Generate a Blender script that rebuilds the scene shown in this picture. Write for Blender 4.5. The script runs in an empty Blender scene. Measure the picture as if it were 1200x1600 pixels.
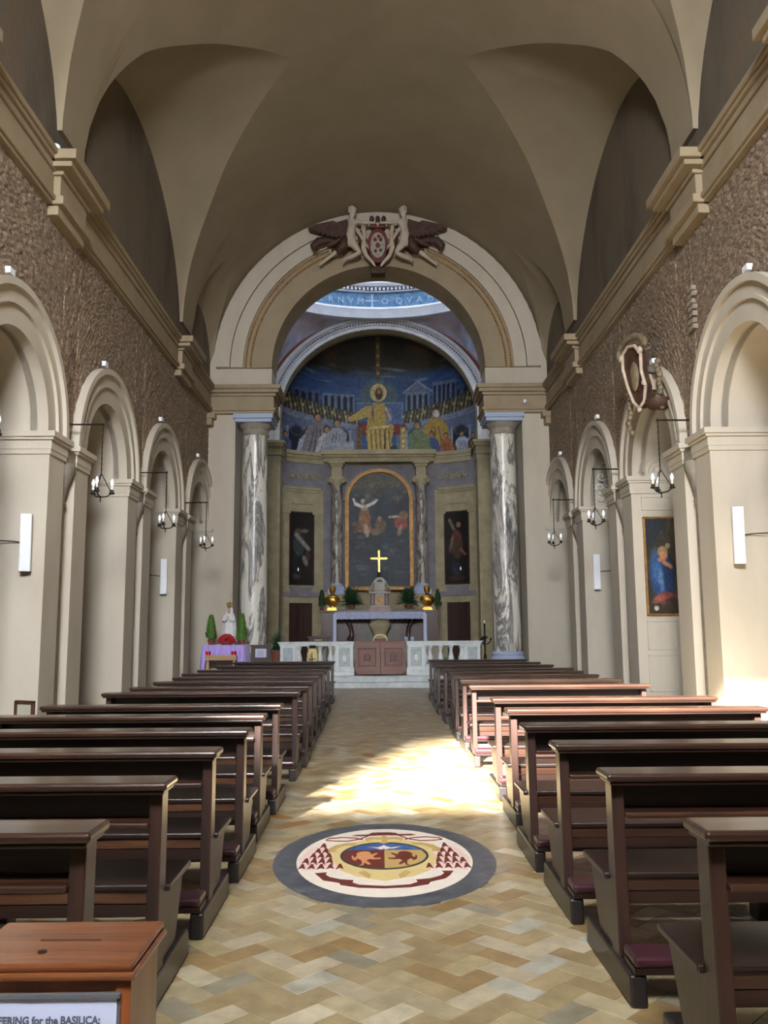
import bpy, bmesh, math, random
import numpy as np
from mathutils import Vector, Matrix
random.seed(7); np.random.seed(7)
scene = bpy.context.scene
COL = scene.collection
PI = math.pi
sin, cos, sqrt, rad = math.sin, math.cos, math.sqrt, math.radians

# ------------------------------------------------------------------ camera, world, light, exposure
def make_camera(h=1.55, pitch=8.0, yaw=0.4, roll=0.4, f=1340.0):
    p, y, r = rad(pitch), rad(yaw), rad(roll)
    fw = Vector((sin(y)*cos(p), cos(y)*cos(p), sin(p)))
    rt = Vector((cos(y), -sin(y), 0)); up = rt.cross(fw)
    rt2 = rt*cos(r) - up*sin(r); up2 = up*cos(r) + rt*sin(r)
    cd = bpy.data.cameras.new('camera'); c = bpy.data.objects.new('camera', cd); COL.objects.link(c)
    cd.sensor_fit = 'VERTICAL'; cd.sensor_height = 32.0; cd.lens = 32.0*f/1600.0
    cd.clip_start = 0.05; cd.clip_end = 200
    m = Matrix((rt2, up2, -fw)).transposed().to_4x4(); m.translation = (0, 0, h)
    c.matrix_world = m
    scene.camera = c
make_camera()
world = bpy.data.worlds.new('world'); scene.world = world; world.use_nodes = True
bg = world.node_tree.nodes['Background']; bg.inputs[0].default_value = (0.62, 0.78, 1.0, 1); bg.inputs[1].default_value = 1.0
scene.view_settings.view_transform = 'Standard'; scene.view_settings.look = 'None'
scene.view_settings.gamma = 1.0; scene.view_settings.use_curve_mapping = False
scene.view_settings.exposure = -0.12

def lamp(name, kind, loc, target, energy, color, **kw):
    l = bpy.data.lights.new(name, kind); l.energy = energy; l.color = color
    for k, v in kw.items(): setattr(l, k, v)
    o = bpy.data.objects.new(name, l); COL.objects.link(o); o.location = loc
    d = Vector(target) - Vector(loc); o.rotation_euler = d.to_track_quat('-Z', 'Y').to_euler()
    return o
# facade window (behind the camera): x -4.2..0.9, z 7.2..10.2, at y = -3.5
SUN_E, WIN_E, DOME_E = 120.0, 1900.0, 340.0
lamp('sun', 'SUN', (0, -20, 20), (6.4, 0, 7.6), SUN_E, (1.0, 0.96, 0.9), angle=rad(3.0))
lamp('facade_window_daylight', 'AREA', (-0.5, -3.4, 8.6), (0.3, 13.0, 2.2), WIN_E, (0.95, 0.97, 1.0), shape='RECTANGLE', size=3.4, size_y=3.0, spread=rad(106))
lamp('dome_window_daylight', 'AREA', (0.04, 27.1, 17.6), (0.04, 27.2, 0), DOME_E, (0.72, 0.82, 1.0), shape='RECTANGLE', size=3.0, size_y=2.4)
lamp('drum_window_daylight', 'AREA', (0.04, 24.35, 15.3), (0.04, 30.2, 13.9), DOME_E*0.8, (0.74, 0.83, 1.0), shape='RECTANGLE', size=3.0, size_y=0.9)

# ------------------------------------------------------------------ helpers
def s2l(c):
    c = c/255.0
    return c/12.92 if c <= 0.04045 else ((c+0.055)/1.055)**2.4
def rgb(r, g, b): return (s2l(r), s2l(g), s2l(b), 1.0)

def new_mat(name, color, rough=0.6, metal=0.0, spec=0.5, coat=0.0):
    m = bpy.data.materials.new(name); m.use_nodes = True
    b = m.node_tree.nodes['Principled BSDF']
    b.inputs['Base Color'].default_value = color; b.inputs['Roughness'].default_value = rough
    b.inputs['Metallic'].default_value = metal; b.inputs['Specular IOR Level'].default_value = spec
    b.inputs['Coat Weight'].default_value = coat; b.inputs['Coat Roughness'].default_value = 0.15
    return m
def N(m, t, **kw):
    n = m.node_tree.nodes.new(t)
    for k, v in kw.items():
        if k in ('ins',):
            for a, b in v.items(): n.inputs[a].default_value = b
        else: setattr(n, k, v)
    return n
def L(m, a, b): m.node_tree.links.new(a, b)
def ramp(m, stops, fac):
    r = N(m, 'ShaderNodeValToRGB'); cr = r.color_ramp
    while len(cr.elements) < len(stops): cr.elements.new(0.5)
    for e, (p, c) in zip(cr.elements, stops): e.position = p; e.color = c
    L(m, fac, r.inputs[0]); return r
def bsdf(m): return m.node_tree.nodes['Principled BSDF']
def coords(m, scale=(1, 1, 1)):
    t = N(m, 'ShaderNodeTexCoord'); mp = N(m, 'ShaderNodeMapping'); mp.inputs['Scale'].default_value = scale
    L(m, t.outputs['Object'], mp.inputs[0]); return mp.outputs[0]
def noisy(name, stops, scale=3.0, rough=0.7, detail=6, bump=0.0, bscale=None, stretch=(1, 1, 1), dist=0.02, **kw):
    m = new_mat(name, stops[0][1], rough, **kw)
    v = coords(m, stretch)
    n = N(m, 'ShaderNodeTexNoise', ins={'Scale': scale, 'Detail': detail, 'Roughness': 0.62}); L(m, v, n.inputs['Vector'])
    r = ramp(m, stops, n.outputs['Fac']); L(m, r.outputs[0], bsdf(m).inputs['Base Color'])
    if bump:
        n2 = N(m, 'ShaderNodeTexNoise', ins={'Scale': bscale or scale*4, 'Detail': 4}); L(m, v, n2.inputs['Vector'])
        b = N(m, 'ShaderNodeBump', ins={'Strength': bump, 'Distance': dist}); L(m, n2.outputs['Fac'], b.inputs['Height'])
        L(m, b.outputs[0], bsdf(m).inputs['Normal'])
    return m
M = {}
M['plaster'] = noisy('cream_plaster', [(0.3, rgb(182, 172, 155)), (0.5, rgb(191, 182, 166)), (0.75, rgb(198, 190, 175))], 1.2, 0.75, bump=0.08, bscale=30, stretch=(1, 1, 0.35))
M['ochre'] = noisy('ochre_plaster', [(0.3, rgb(142, 126, 100)), (0.5, rgb(154, 138, 112)), (0.75, rgb(162, 147, 122))], 1.5, 0.75, bump=0.1, bscale=25)
M['vault'] = noisy('vault_plaster', [(0.3, rgb(146, 133, 110)), (0.55, rgb(154, 141, 118)), (0.8, rgb(162, 149, 127))], 0.8, 0.85, bump=0.25, bscale=60, dist=0.01)
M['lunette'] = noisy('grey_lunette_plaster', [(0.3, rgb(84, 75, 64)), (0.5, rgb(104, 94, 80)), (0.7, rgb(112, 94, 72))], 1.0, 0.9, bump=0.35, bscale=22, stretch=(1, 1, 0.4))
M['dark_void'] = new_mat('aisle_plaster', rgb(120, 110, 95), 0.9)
# rough exposed brick rubble
def rubble():
    m = new_mat('rough_brick', rgb(110, 84, 66), 0.95)
    v = coords(m, (1, 1, 2.2))
    vo = N(m, 'ShaderNodeTexVoronoi', ins={'Scale': 15.0, 'Randomness': 1.0}); L(m, v, vo.inputs['Vector'])
    n = N(m, 'ShaderNodeTexNoise', ins={'Scale': 0.8, 'Detail': 10, 'Roughness': 0.75}); L(m, v, n.inputs['Vector'])
    r1 = ramp(m, [(0.3, rgb(130, 112, 96)), (0.45, rgb(172, 156, 136)), (0.58, rgb(156, 144, 128)), (0.72, rgb(212, 202, 186))], n.outputs['Fac'])
    sep = N(m, 'ShaderNodeSeparateColor'); L(m, vo.outputs['Color'], sep.inputs[0])
    r2 = ramp(m, [(0.0, rgb(124, 104, 92)), (0.35, rgb(178, 154, 136)), (0.7, rgb(206, 188, 170)), (0.92, rgb(240, 230, 216))], sep.outputs[0])
    mx = N(m, 'ShaderNodeMix', data_type='RGBA', blend_type='MULTIPLY'); mx.inputs[0].default_value = 0.75
    L(m, r1.outputs[0], mx.inputs[6]); L(m, r2.outputs[0], mx.inputs[7]); L(m, mx.outputs[2], bsdf(m).inputs['Base Color'])
    n3 = N(m, 'ShaderNodeTexNoise', ins={'Scale': 16, 'Detail': 6, 'Roughness': 0.75}); L(m, v, n3.inputs['Vector'])
    ad = N(m, 'ShaderNodeMath', operation='SUBTRACT'); L(m, n3.outputs['Fac'], ad.inputs[0]); L(m, vo.outputs['Distance'], ad.inputs[1])
    b = N(m, 'ShaderNodeBump', ins={'Strength': 0.6, 'Distance': 0.02}); L(m, ad.outputs[0], b.inputs['Height']); L(m, b.outputs[0], bsdf(m).inputs['Normal'])
    return m
M['brick'] = rubble()
M['brick_piece'] = noisy('old_brick', [(0.3, rgb(126, 112, 98)), (0.6, rgb(158, 144, 128))], 9, 0.9, bump=0.4)
def wood(name, c1, c2, c3, rough=0.32, scale=2.0, stretch=(0.35, 6, 6), coat=0.25):
    m = noisy(name, [(0.28, c1), (0.5, c2), (0.72, c3)], scale, rough, detail=8, bump=0.06, bscale=scale*6, stretch=stretch, coat=coat)
    return m
M['wood'] = wood('dark_pew_wood', rgb(17, 11, 9), rgb(30, 18, 14), rgb(48, 28, 21), 0.34)
M['wood_v'] = wood('dark_pew_wood_upright', rgb(22, 14, 11), rgb(38, 22, 17), rgb(56, 33, 24), 0.4, stretch=(6, 6, 0.35))
M['wood_top'] = wood('worn_ledge_wood', rgb(30, 18, 14), rgb(50, 30, 21), rgb(92, 61, 39), 0.28, coat=0.4)
M['wood_black'] = wood('black_pew_foot', rgb(16, 13, 13), rgb(26, 21, 20), rgb(38, 31, 29), 0.4)
M['wood_red'] = wood('offering_box_wood', rgb(74, 38, 21), rgb(108, 60, 33), rgb(130, 78, 44), 0.25, coat=0.5, scale=3)
M['wood_red_v'] = wood('offering_box_side_wood', rgb(98, 50, 26), rgb(136, 74, 40), rgb(158, 92, 54), 0.3, coat=0.4, stretch=(6, 6, 0.35))
M['wood_gate'] = wood('gate_wood', rgb(96, 54, 43), rgb(118, 68, 54), rgb(132, 80, 64), 0.4)
M['wood_gate_dark'] = wood('gate_carving_wood', rgb(46, 24, 20), rgb(60, 32, 26), rgb(74, 42, 33), 0.45)
M['wood_door'] = wood('dark_door_wood', rgb(40, 26, 22), rgb(58, 38, 32), rgb(70, 48, 40), 0.5, stretch=(6, 6, 0.35))
M['pine'] = wood('pale_wood', rgb(150, 118, 78), rgb(172, 140, 98), rgb(186, 156, 112), 0.5)
M['leather'] = noisy('purple_leather', [(0.35, rgb(44, 22, 28)), (0.65, rgb(60, 30, 38))], 8, 0.28, bump=0.05)
M['iron'] = noisy('black_iron', [(0.3, rgb(34, 30, 28)), (0.7, rgb(52, 46, 42))], 12, 0.55, metal=0.6)
M['gold'] = noisy('gilding', [(0.3, rgb(190, 140, 60)), (0.7, rgb(232, 186, 92))], 9, 0.33, metal=1.0, bump=0.15)
M['drab'] = noisy('drab_gilding', [(0.3, rgb(92, 80, 62)), (0.7, rgb(140, 124, 98))], 9, 0.6, bump=0.2)
M['gilt_frame'] = noisy('old_gilt', [(0.3, rgb(120, 84, 40)), (0.7, rgb(176, 132, 72))], 7, 0.45, metal=0.4, bump=0.3)
M['white'] = new_mat('white_metal', rgb(236, 240, 246), 0.45)
M['paper'] = new_mat('white_paper', rgb(190, 196, 220), 0.7)
M['ink'] = new_mat('grey_print', rgb(84, 88, 104), 0.8)
M['perspex'] = new_mat('clear_acrylic', rgb(235, 240, 245), 0.05); bsdf(M['perspex']).inputs['Transmission Weight'].default_value = 0.9
M['stone'] = noisy('grey_stone', [(0.3, rgb(128, 122, 110)), (0.6, rgb(160, 152, 138)), (0.8, rgb(176, 168, 152))], 5, 0.7, bump=0.25)
M['apse_stone'] = noisy('olive_cream_stone', [(0.3, rgb(150, 140, 110)), (0.6, rgb(172, 160, 128)), (0.8, rgb(184, 172, 140))], 2.5, 0.75, bump=0.08)
M['apse_grey'] = noisy('violet_grey_stucco', [(0.3, rgb(116, 112, 118)), (0.7, rgb(142, 138, 144))], 3, 0.8, bump=0.1)
M['stucco'] = noisy('white_stucco', [(0.3, rgb(196, 196, 198)), (0.7, rgb(226, 226, 226))], 4, 0.7, bump=0.1)
M['dome_white'] = noisy('dome_stucco', [(0.3, rgb(214, 216, 222)), (0.7, rgb(236, 238, 242))], 2, 0.7)
M['blue_band'] = noisy('blue_band', [(0.3, rgb(58, 92, 128)), (0.5, rgb(84, 122, 154)), (0.72, rgb(120, 154, 178))], 6, 0.7, detail=10)
M['pale_blue_stone'] = new_mat('pale_blue_stone', rgb(164, 178, 206), 0.6)
def veined(name, base, mid, dark, scale=1.6, rough=0.3, wscale=1.1):
    m = new_mat(name, base, rough)
    v = coords(m, (1, 1, 0.55))
    n = N(m, 'ShaderNodeTexNoise', ins={'Scale': scale, 'Detail': 10, 'Roughness': 0.62, 'Distortion': 1.4}); L(m, v, n.inputs['Vector'])
    mp2 = N(m, 'ShaderNodeMapping'); mp2.inputs['Rotation'].default_value = (0.3, 0.6, 0.2); mp2.inputs['Scale'].default_value = (1.5, 1.5, 0.55); L(m, v, mp2.inputs[0])
    w = N(m, 'ShaderNodeTexNoise', ins={'Scale': wscale*1.3, 'Detail': 12, 'Roughness': 0.66, 'Distortion': 0.9}); L(m, mp2.outputs[0], w.inputs['Vector'])
    r1 = ramp(m, [(0.3, mid), (0.42, base), (0.62, base), (0.74, mid)], n.outputs['Fac'])
    r2 = ramp(m, [(0.40, rgb(255, 255, 255)), (0.462, mid), (0.49, dark), (0.508, mid), (0.54, rgb(255, 255, 255)), (0.66, rgb(236, 236, 236))], w.outputs['Fac'])
    mx = N(m, 'ShaderNodeMix', data_type='RGBA', blend_type='MULTIPLY'); mx.inputs[0].default_value = 0.9
    L(m, r1.outputs[0], mx.inputs[6]); L(m, r2.outputs[0], mx.inputs[7]); L(m, mx.outputs[2], bsdf(m).inputs['Base Color'])
    return m
M['marble'] = veined('veined_marble', rgb(226, 222, 212), rgb(160, 158, 162), rgb(84, 86, 100))
M['rail_marble'] = noisy('rail_marble', [(0.3, rgb(186, 194, 198)), (0.5, rgb(214, 219, 221)), (0.75, rgb(226, 229, 230))], 4, 0.4, detail=10)
M['rail_inlay'] = noisy('grey_green_marble', [(0.3, rgb(140, 152, 156)), (0.5, rgb(166, 178, 182)), (0.75, rgb(186, 196, 198))], 9, 0.4)
M['apse_marble'] = veined('apse_column_marble', rgb(176, 166, 156), rgb(136, 130, 128), rgb(96, 92, 96), 3, 0.35, 2.0)
M['red_marble'] = noisy('dark_red_marble', [(0.3, rgb(46, 22, 20)), (0.5, rgb(72, 36, 31)), (0.62, rgb(62, 34, 30)), (0.74, rgb(112, 80, 72))], 5, 0.3, detail=10)
M['dark_marble'] = noisy('dark_brown_marble', [(0.3, rgb(46, 34, 30)), (0.6, rgb(76, 58, 50)), (0.75, rgb(110, 88, 76))], 6, 0.3)
M['pink_marble'] = noisy('pink_marble', [(0.3, rgb(112, 82, 76)), (0.7, rgb(144, 112, 104))], 6, 0.4)
M['grey_marble'] = noisy('tabernacle_marble', [(0.3, rgb(128, 124, 118)), (0.7, rgb(176, 172, 164))], 7, 0.45, bump=0.1)
M['lace'] = noisy('altar_lace', [(0.4, rgb(150, 158, 196)), (0.6, rgb(196, 202, 226))], 26, 0.85, bump=0.2)
M['lace_cloth'] = new_mat('altar_linen', rgb(196, 204, 232), 0.85)
M['satin'] = new_mat('purple_satin', rgb(184, 160, 232), 0.26, 0.0, 0.9); bsdf(M['satin']).inputs['Sheen Weight'].default_value = 0.6
M['leaf'] = noisy('green_leaf', [(0.3, rgb(56, 92, 34)), (0.7, rgb(100, 142, 62))], 14, 0.6)
M['leaf_dark'] = noisy('dark_leaf', [(0.3, rgb(26, 52, 32)), (0.7, rgb(50, 84, 48))], 14, 0.6)
M['flower'] = noisy('red_flower', [(0.3, rgb(130, 14, 24)), (0.7, rgb(196, 34, 40))], 20, 0.6)
M['terracotta'] = noisy('terracotta', [(0.3, rgb(104, 60, 44)), (0.7, rgb(136, 82, 60))], 8, 0.8)
M['red_glass'] = new_mat('red_glass', rgb(190, 20, 24), 0.15)
M['cream_china'] = noisy('cream_china', [(0.3, rgb(226, 206, 132)), (0.7, rgb(240, 226, 164))], 5, 0.25)
M['black_paint'] = new_mat('black_paint', rgb(28, 26, 26), 0.35)
M['bronze'] = noisy('dark_bronze', [(0.3, rgb(50, 32, 24)), (0.7, rgb(86, 56, 42))], 8, 0.6, bump=0.3)
M['putto'] = noisy('grey_stucco_figure', [(0.3, rgb(176, 164, 148)), (0.7, rgb(200, 188, 170))], 5, 0.7, bump=0.08)
M['maroon'] = noisy('maroon_paint', [(0.3, rgb(84, 34, 30)), (0.7, rgb(120, 52, 44))], 6, 0.5)
M['scroll'] = noisy('painted_scroll', [(0.3, rgb(170, 150, 130)), (0.7, rgb(210, 196, 176))], 6, 0.6, bump=0.1)
M['skin'] = new_mat('painted_skin', rgb(206, 168, 140), 0.5)
M['robe'] = noisy('white_robe', [(0.3, rgb(206, 206, 208)), (0.7, rgb(232, 232, 232))], 6, 0.6)
M['glass_bulb'] = new_mat('lit_bulb', rgb(236, 242, 250), 0.2); bsdf(M['glass_bulb']).inputs['Emission Color'].default_value = rgb(225, 240, 255); bsdf(M['glass_bulb']).inputs['Emission Strength'].default_value = 0.9
M['candle'] = new_mat('candle_sleeve', rgb(226, 216, 196), 0.6)
M['concrete'] = noisy('façade_plaster'.replace('ç', 'c'), [(0.3, rgb(190, 174, 146)), (0.7, rgb(204, 188, 160))], 1.2, 0.8)
M['step'] = noisy('step_marble', [(0.3, rgb(160, 166, 168)), (0.5, rgb(190, 195, 197)), (0.75, rgb(210, 213, 214))], 3, 0.4)
M['pale_panel'] = new_mat('pale_panel', rgb(186, 182, 164), 0.25)
M['tray'] = new_mat('pale_tray', rgb(190, 200, 200), 0.5)
# colour-attribute picture surfaces
def attr_mat(name, rough=0.6, tess=0.0, spec=0.4):
    m = new_mat(name, (0.5, 0.5, 0.5, 1), rough, 0, spec)
    a = N(m, 'ShaderNodeVertexColor', layer_name='Col'); L(m, a.outputs['Color'], bsdf(m).inputs['Base Color'])
    if tess:
        v = coords(m); vo = N(m, 'ShaderNodeTexVoronoi', ins={'Scale': tess}); L(m, v, vo.inputs['Vector'])
        b = N(m, 'ShaderNodeBump', ins={'Strength': 0.5, 'Distance': 0.02}); L(m, vo.outputs['Distance'], b.inputs['Height']); L(m, b.outputs[0], bsdf(m).inputs['Normal'])
    return m
M['mosaic'] = attr_mat('mosaic_tesserae', 0.45, 26.0)
M['oil'] = attr_mat('oil_paint', 0.5)
M['fresco'] = attr_mat('fresco', 0.8)
# stone floor tiles: tone from object colour (single tiles) or colour attribute (far tiles)
def tile_mat(name, use_attr):
    m = new_mat(name, (0.5, 0.4, 0.25, 1), 0.3, spec=0.45)
    if use_attr: src = N(m, 'ShaderNodeVertexColor', layer_name='Col').outputs['Color']
    else: src = N(m, 'ShaderNodeObjectInfo').outputs['Color']
    g = N(m, 'ShaderNodeNewGeometry'); mp = N(m, 'ShaderNodeMapping'); L(m, g.outputs['Position'], mp.inputs[0]); mp.inputs['Scale'].default_value = (1, 1, 1)
    n = N(m, 'ShaderNodeTexNoise', ins={'Scale': 7, 'Detail': 7, 'Roughness': 0.65}); L(m, mp.outputs[0], n.inputs['Vector'])
    r = ramp(m, [(0.3, rgb(180, 176, 168)), (0.7, rgb(234, 232, 228))], n.outputs['Fac'])
    mx = N(m, 'ShaderNodeMix', data_type='RGBA', blend_type='MULTIPLY'); mx.inputs[0].default_value = 1.0
    L(m, src, mx.inputs[6]); L(m, r.outputs[0], mx.inputs[7]); L(m, mx.outputs[2], bsdf(m).inputs['Base Color'])
    return m
M['tile'] = tile_mat('floor_tile_stone', False); M['tile_far'] = tile_mat('floor_tile_stone_far', True)
M['grout'] = new_mat('floor_grout', rgb(132, 116, 88), 0.8)
def flat(name, c, rough=0.35):
    return noisy(name, [(0.3, tuple(x*0.86 for x in c[:3])+(1,)), (0.7, c)], 14, rough, detail=8)
M['inl_dark'] = noisy('dark_grey_inlay', [(0.35, rgb(58, 60, 66)), (0.6, rgb(84, 86, 92)), (0.75, rgb(120, 120, 122))], 9, 0.35, detail=10)
M['inl_white'] = flat('white_inlay', rgb(226, 214, 198)); M['inl_maroon'] = flat('maroon_inlay', rgb(104, 42, 34))
M['inl_pink'] = flat('pink_inlay', rgb(226, 196, 184)); M['inl_yellow'] = flat('yellow_inlay', rgb(214, 190, 130))
M['inl_ochre'] = flat('ochre_inlay', rgb(184, 140, 80)); M['inl_blue'] = noisy('blue_inlay', [(0.35, rgb(36, 62, 116)), (0.65, rgb(74, 108, 160))], 16, 0.35, detail=8)
M['inl_green'] = flat('dark_green_inlay', rgb(52, 62, 54)); M['inl_gold'] = flat('gold_inlay', rgb(190, 158, 96)); M['inl_peach'] = flat('peach_inlay', rgb(206, 142, 96))

class MB:
    def __init__(s): s.v = []; s.f = []
    def add(s, vs, fs):
        b = len(s.v); s.v.extend([tuple(p) for p in vs]); s.f.extend([tuple(b+i for i in f) for f in fs]); return s
    def hexa(s, p):  # 8 points: bottom 4 ccw, top 4 ccw
        return s.add(p, [(3, 2, 1, 0), (4, 5, 6, 7), (0, 1, 5, 4), (1, 2, 6, 5), (2, 3, 7, 6), (3, 0, 4, 7)])
    def box(s, x0, x1, y0, y1, z0, z1):
        if x0 > x1: x0, x1 = x1, x0
        if y0 > y1: y0, y1 = y1, y0
        return s.hexa([(x0, y0, z0), (x1, y0, z0), (x1, y1, z0), (x0, y1, z0), (x0, y0, z1), (x1, y0, z1), (x1, y1, z1), (x0, y1, z1)])
    def tube(s, pts, r, n=8, cap=True):
        pts = [Vector(p) for p in pts]; rs = r if isinstance(r, (list, tuple)) else [r]*len(pts)
        vs = []; ref = None
        for i, p in enumerate(pts):
            t = (pts[min(i+1, len(pts)-1)] - pts[max(i-1, 0)]).normalized()
            if ref is None: ref = Vector((0, 0, 1)) if abs(t.z) < 0.9 else Vector((1, 0, 0))
            a = (ref - t*ref.dot(t)).normalized(); b = t.cross(a); ref = a
            for k in range(n):
                th = 2*PI*k/n; vs.append(p + (a*cos(th) + b*sin(th))*rs[i])
        fs = [(i*n+k, i*n+(k+1) % n, (i+1)*n+(k+1) % n, (i+1)*n+k) for i in range(len(pts)-1) for k in range(n)]
        if cap: fs += [tuple(range(n-1, -1, -1)), tuple((len(pts)-1)*n+k for k in range(n))]
        return s.add(vs, fs)
    def lathe(s, prof, c=(0, 0, 0), n=20, sx=1, sy=1, fn=None):
        vs = []
        for (r, z) in prof:
            for k in range(n):
                th = 2*PI*k/n; rr = r*(fn(th, z) if fn else 1); vs.append((c[0]+rr*cos(th)*sx, c[1]+rr*sin(th)*sy, c[2]+z))
        fs = [(i*n+k, i*n+(k+1) % n, (i+1)*n+(k+1) % n, (i+1)*n+k) for i in range(len(prof)-1) for k in range(n)]
        fs += [tuple(range(n-1, -1, -1)), tuple((len(prof)-1)*n+k for k in range(n))]
        return s.add(vs, fs)
    def ball(s, c, rx, ry=None, rz=None, n=12, m=8):
        ry = ry or rx; rz = rz or rx
        prof = [(max(1e-4, sin(PI*i/m)), -cos(PI*i/m)) for i in range(m+1)]
        vs = [(c[0]+r*cos(2*PI*k/n)*rx, c[1]+r*sin(2*PI*k/n)*ry, c[2]+z*rz) for r, z in prof for k in range(n)]
        fs = [(i*n+k, i*n+(k+1) % n, (i+1)*n+(k+1) % n, (i+1)*n+k) for i in range(m) for k in range(n)]
        return s.add(vs, fs)
    def prism(s, poly, fn0, fn1):  # 2d polygon mapped by two functions to bottom / top
        n = len(poly); b = [fn0(*p) for p in poly]; t = [fn1(*p) for p in poly]
        return s.add(b+t, [tuple(range(n-1, -1, -1)), tuple(range(n, 2*n))] + [(i, (i+1) % n, n+(i+1) % n, n+i) for i in range(n)])
    def grid(s, P):  # P[i][j] points
        r, c = len(P), len(P[0])
        return s.add([p for row in P for p in row], [(i*c+j, i*c+j+1, (i+1)*c+j+1, (i+1)*c+j) for i in range(r-1) for j in range(c-1)])
    def build(s, name, mat, parent=None, smooth=None, bevel=0.0, loc=None, fix=True):
        me = bpy.data.meshes.new(name); me.from_pydata(s.v, [], s.f)
        if fix:
            bm = bmesh.new(); bm.from_mesh(me); bmesh.ops.recalc_face_normals(bm, faces=bm.faces); bm.to_mesh(me); bm.free()
        o = bpy.data.objects.new(name, me); COL.objects.link(o)
        if mat: me.materials.append(mat)
        if parent: o.parent = parent
        if loc: o.location = loc
        if smooth:
            me.polygons.foreach_set('use_smooth', [True]*len(me.polygons)); me.set_sharp_from_angle(angle=rad(smooth))
        if bevel:
            b = o.modifiers.new('edge', 'BEVEL'); b.width = bevel; b.segments = 2; b.limit_method = 'ANGLE'
        return o

def tag(o, label=None, cat=None, group=None, kind=None):
    if label: o['label'] = label
    if cat: o['category'] = cat
    if group: o['group'] = group
    if kind: o['kind'] = kind
    return o
def thing(name, label, cat, loc=(0, 0, 0), rz=0, group=None):
    o = bpy.data.objects.new(name, None); COL.objects.link(o); o.location = loc; o.rotation_euler = (0, 0, rz)
    o.empty_display_size = 0.1
    return tag(o, label, cat, group)
def dup(o, parent=None):
    c = o.copy(); COL.objects.link(c)
    if parent: c.parent = parent
    for ch in list(o.children): dup(ch, c)
    return c
def struct(mb, name, mat, parent=None, **kw):
    o = mb.build(name, mat, parent, **kw)
    if not parent: o['kind'] = 'structure'
    return o
# ------------------------------------------------------------------ the setting
CX, FR, BK = 0.04, 4.71, 4.79
ARCHES = [3.14, 7.01, 10.88, 14.75, 18.62, 22.49]; ZS = 4.42
def half_ring(mb, fn, c, r0, r1, d0, d1, n=28, a0=0.0, a1=PI):
    """ring between radii r0<r1 (may be pairs for ellipses) extruded from depth d0 to d1; fn(u, v, d) -> xyz"""
    e = lambda r: r if isinstance(r, tuple) else (r, r)
    r0, r1 = e(r0), e(r1); rows = []
    for i in range(n+1):
        t = a0+(a1-a0)*i/n
        i0 = (c[0]+r0[0]*cos(t), c[1]+r0[1]*sin(t)); i1 = (c[0]+r1[0]*cos(t), c[1]+r1[1]*sin(t))
        rows.append([fn(*i0, d0), fn(*i1, d0), fn(*i1, d1), fn(*i0, d1)])
    vs = [p for r in rows for p in r]
    fs = [(4*i+k, 4*i+(k+1) % 4, 4*i+4+(k+1) % 4, 4*i+4+k) for i in range(n) for k in range(4)] + [(0, 1, 2, 3), (4*n+3, 4*n+2, 4*n+1, 4*n)]
    return mb.add(vs, fs)

# --- floor slab (tiles are laid on it)
floor = struct(MB().box(-6.7, 6.8, -3.6, 24.62, -0.25, -0.006), 'floor', M['grout'])

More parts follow.
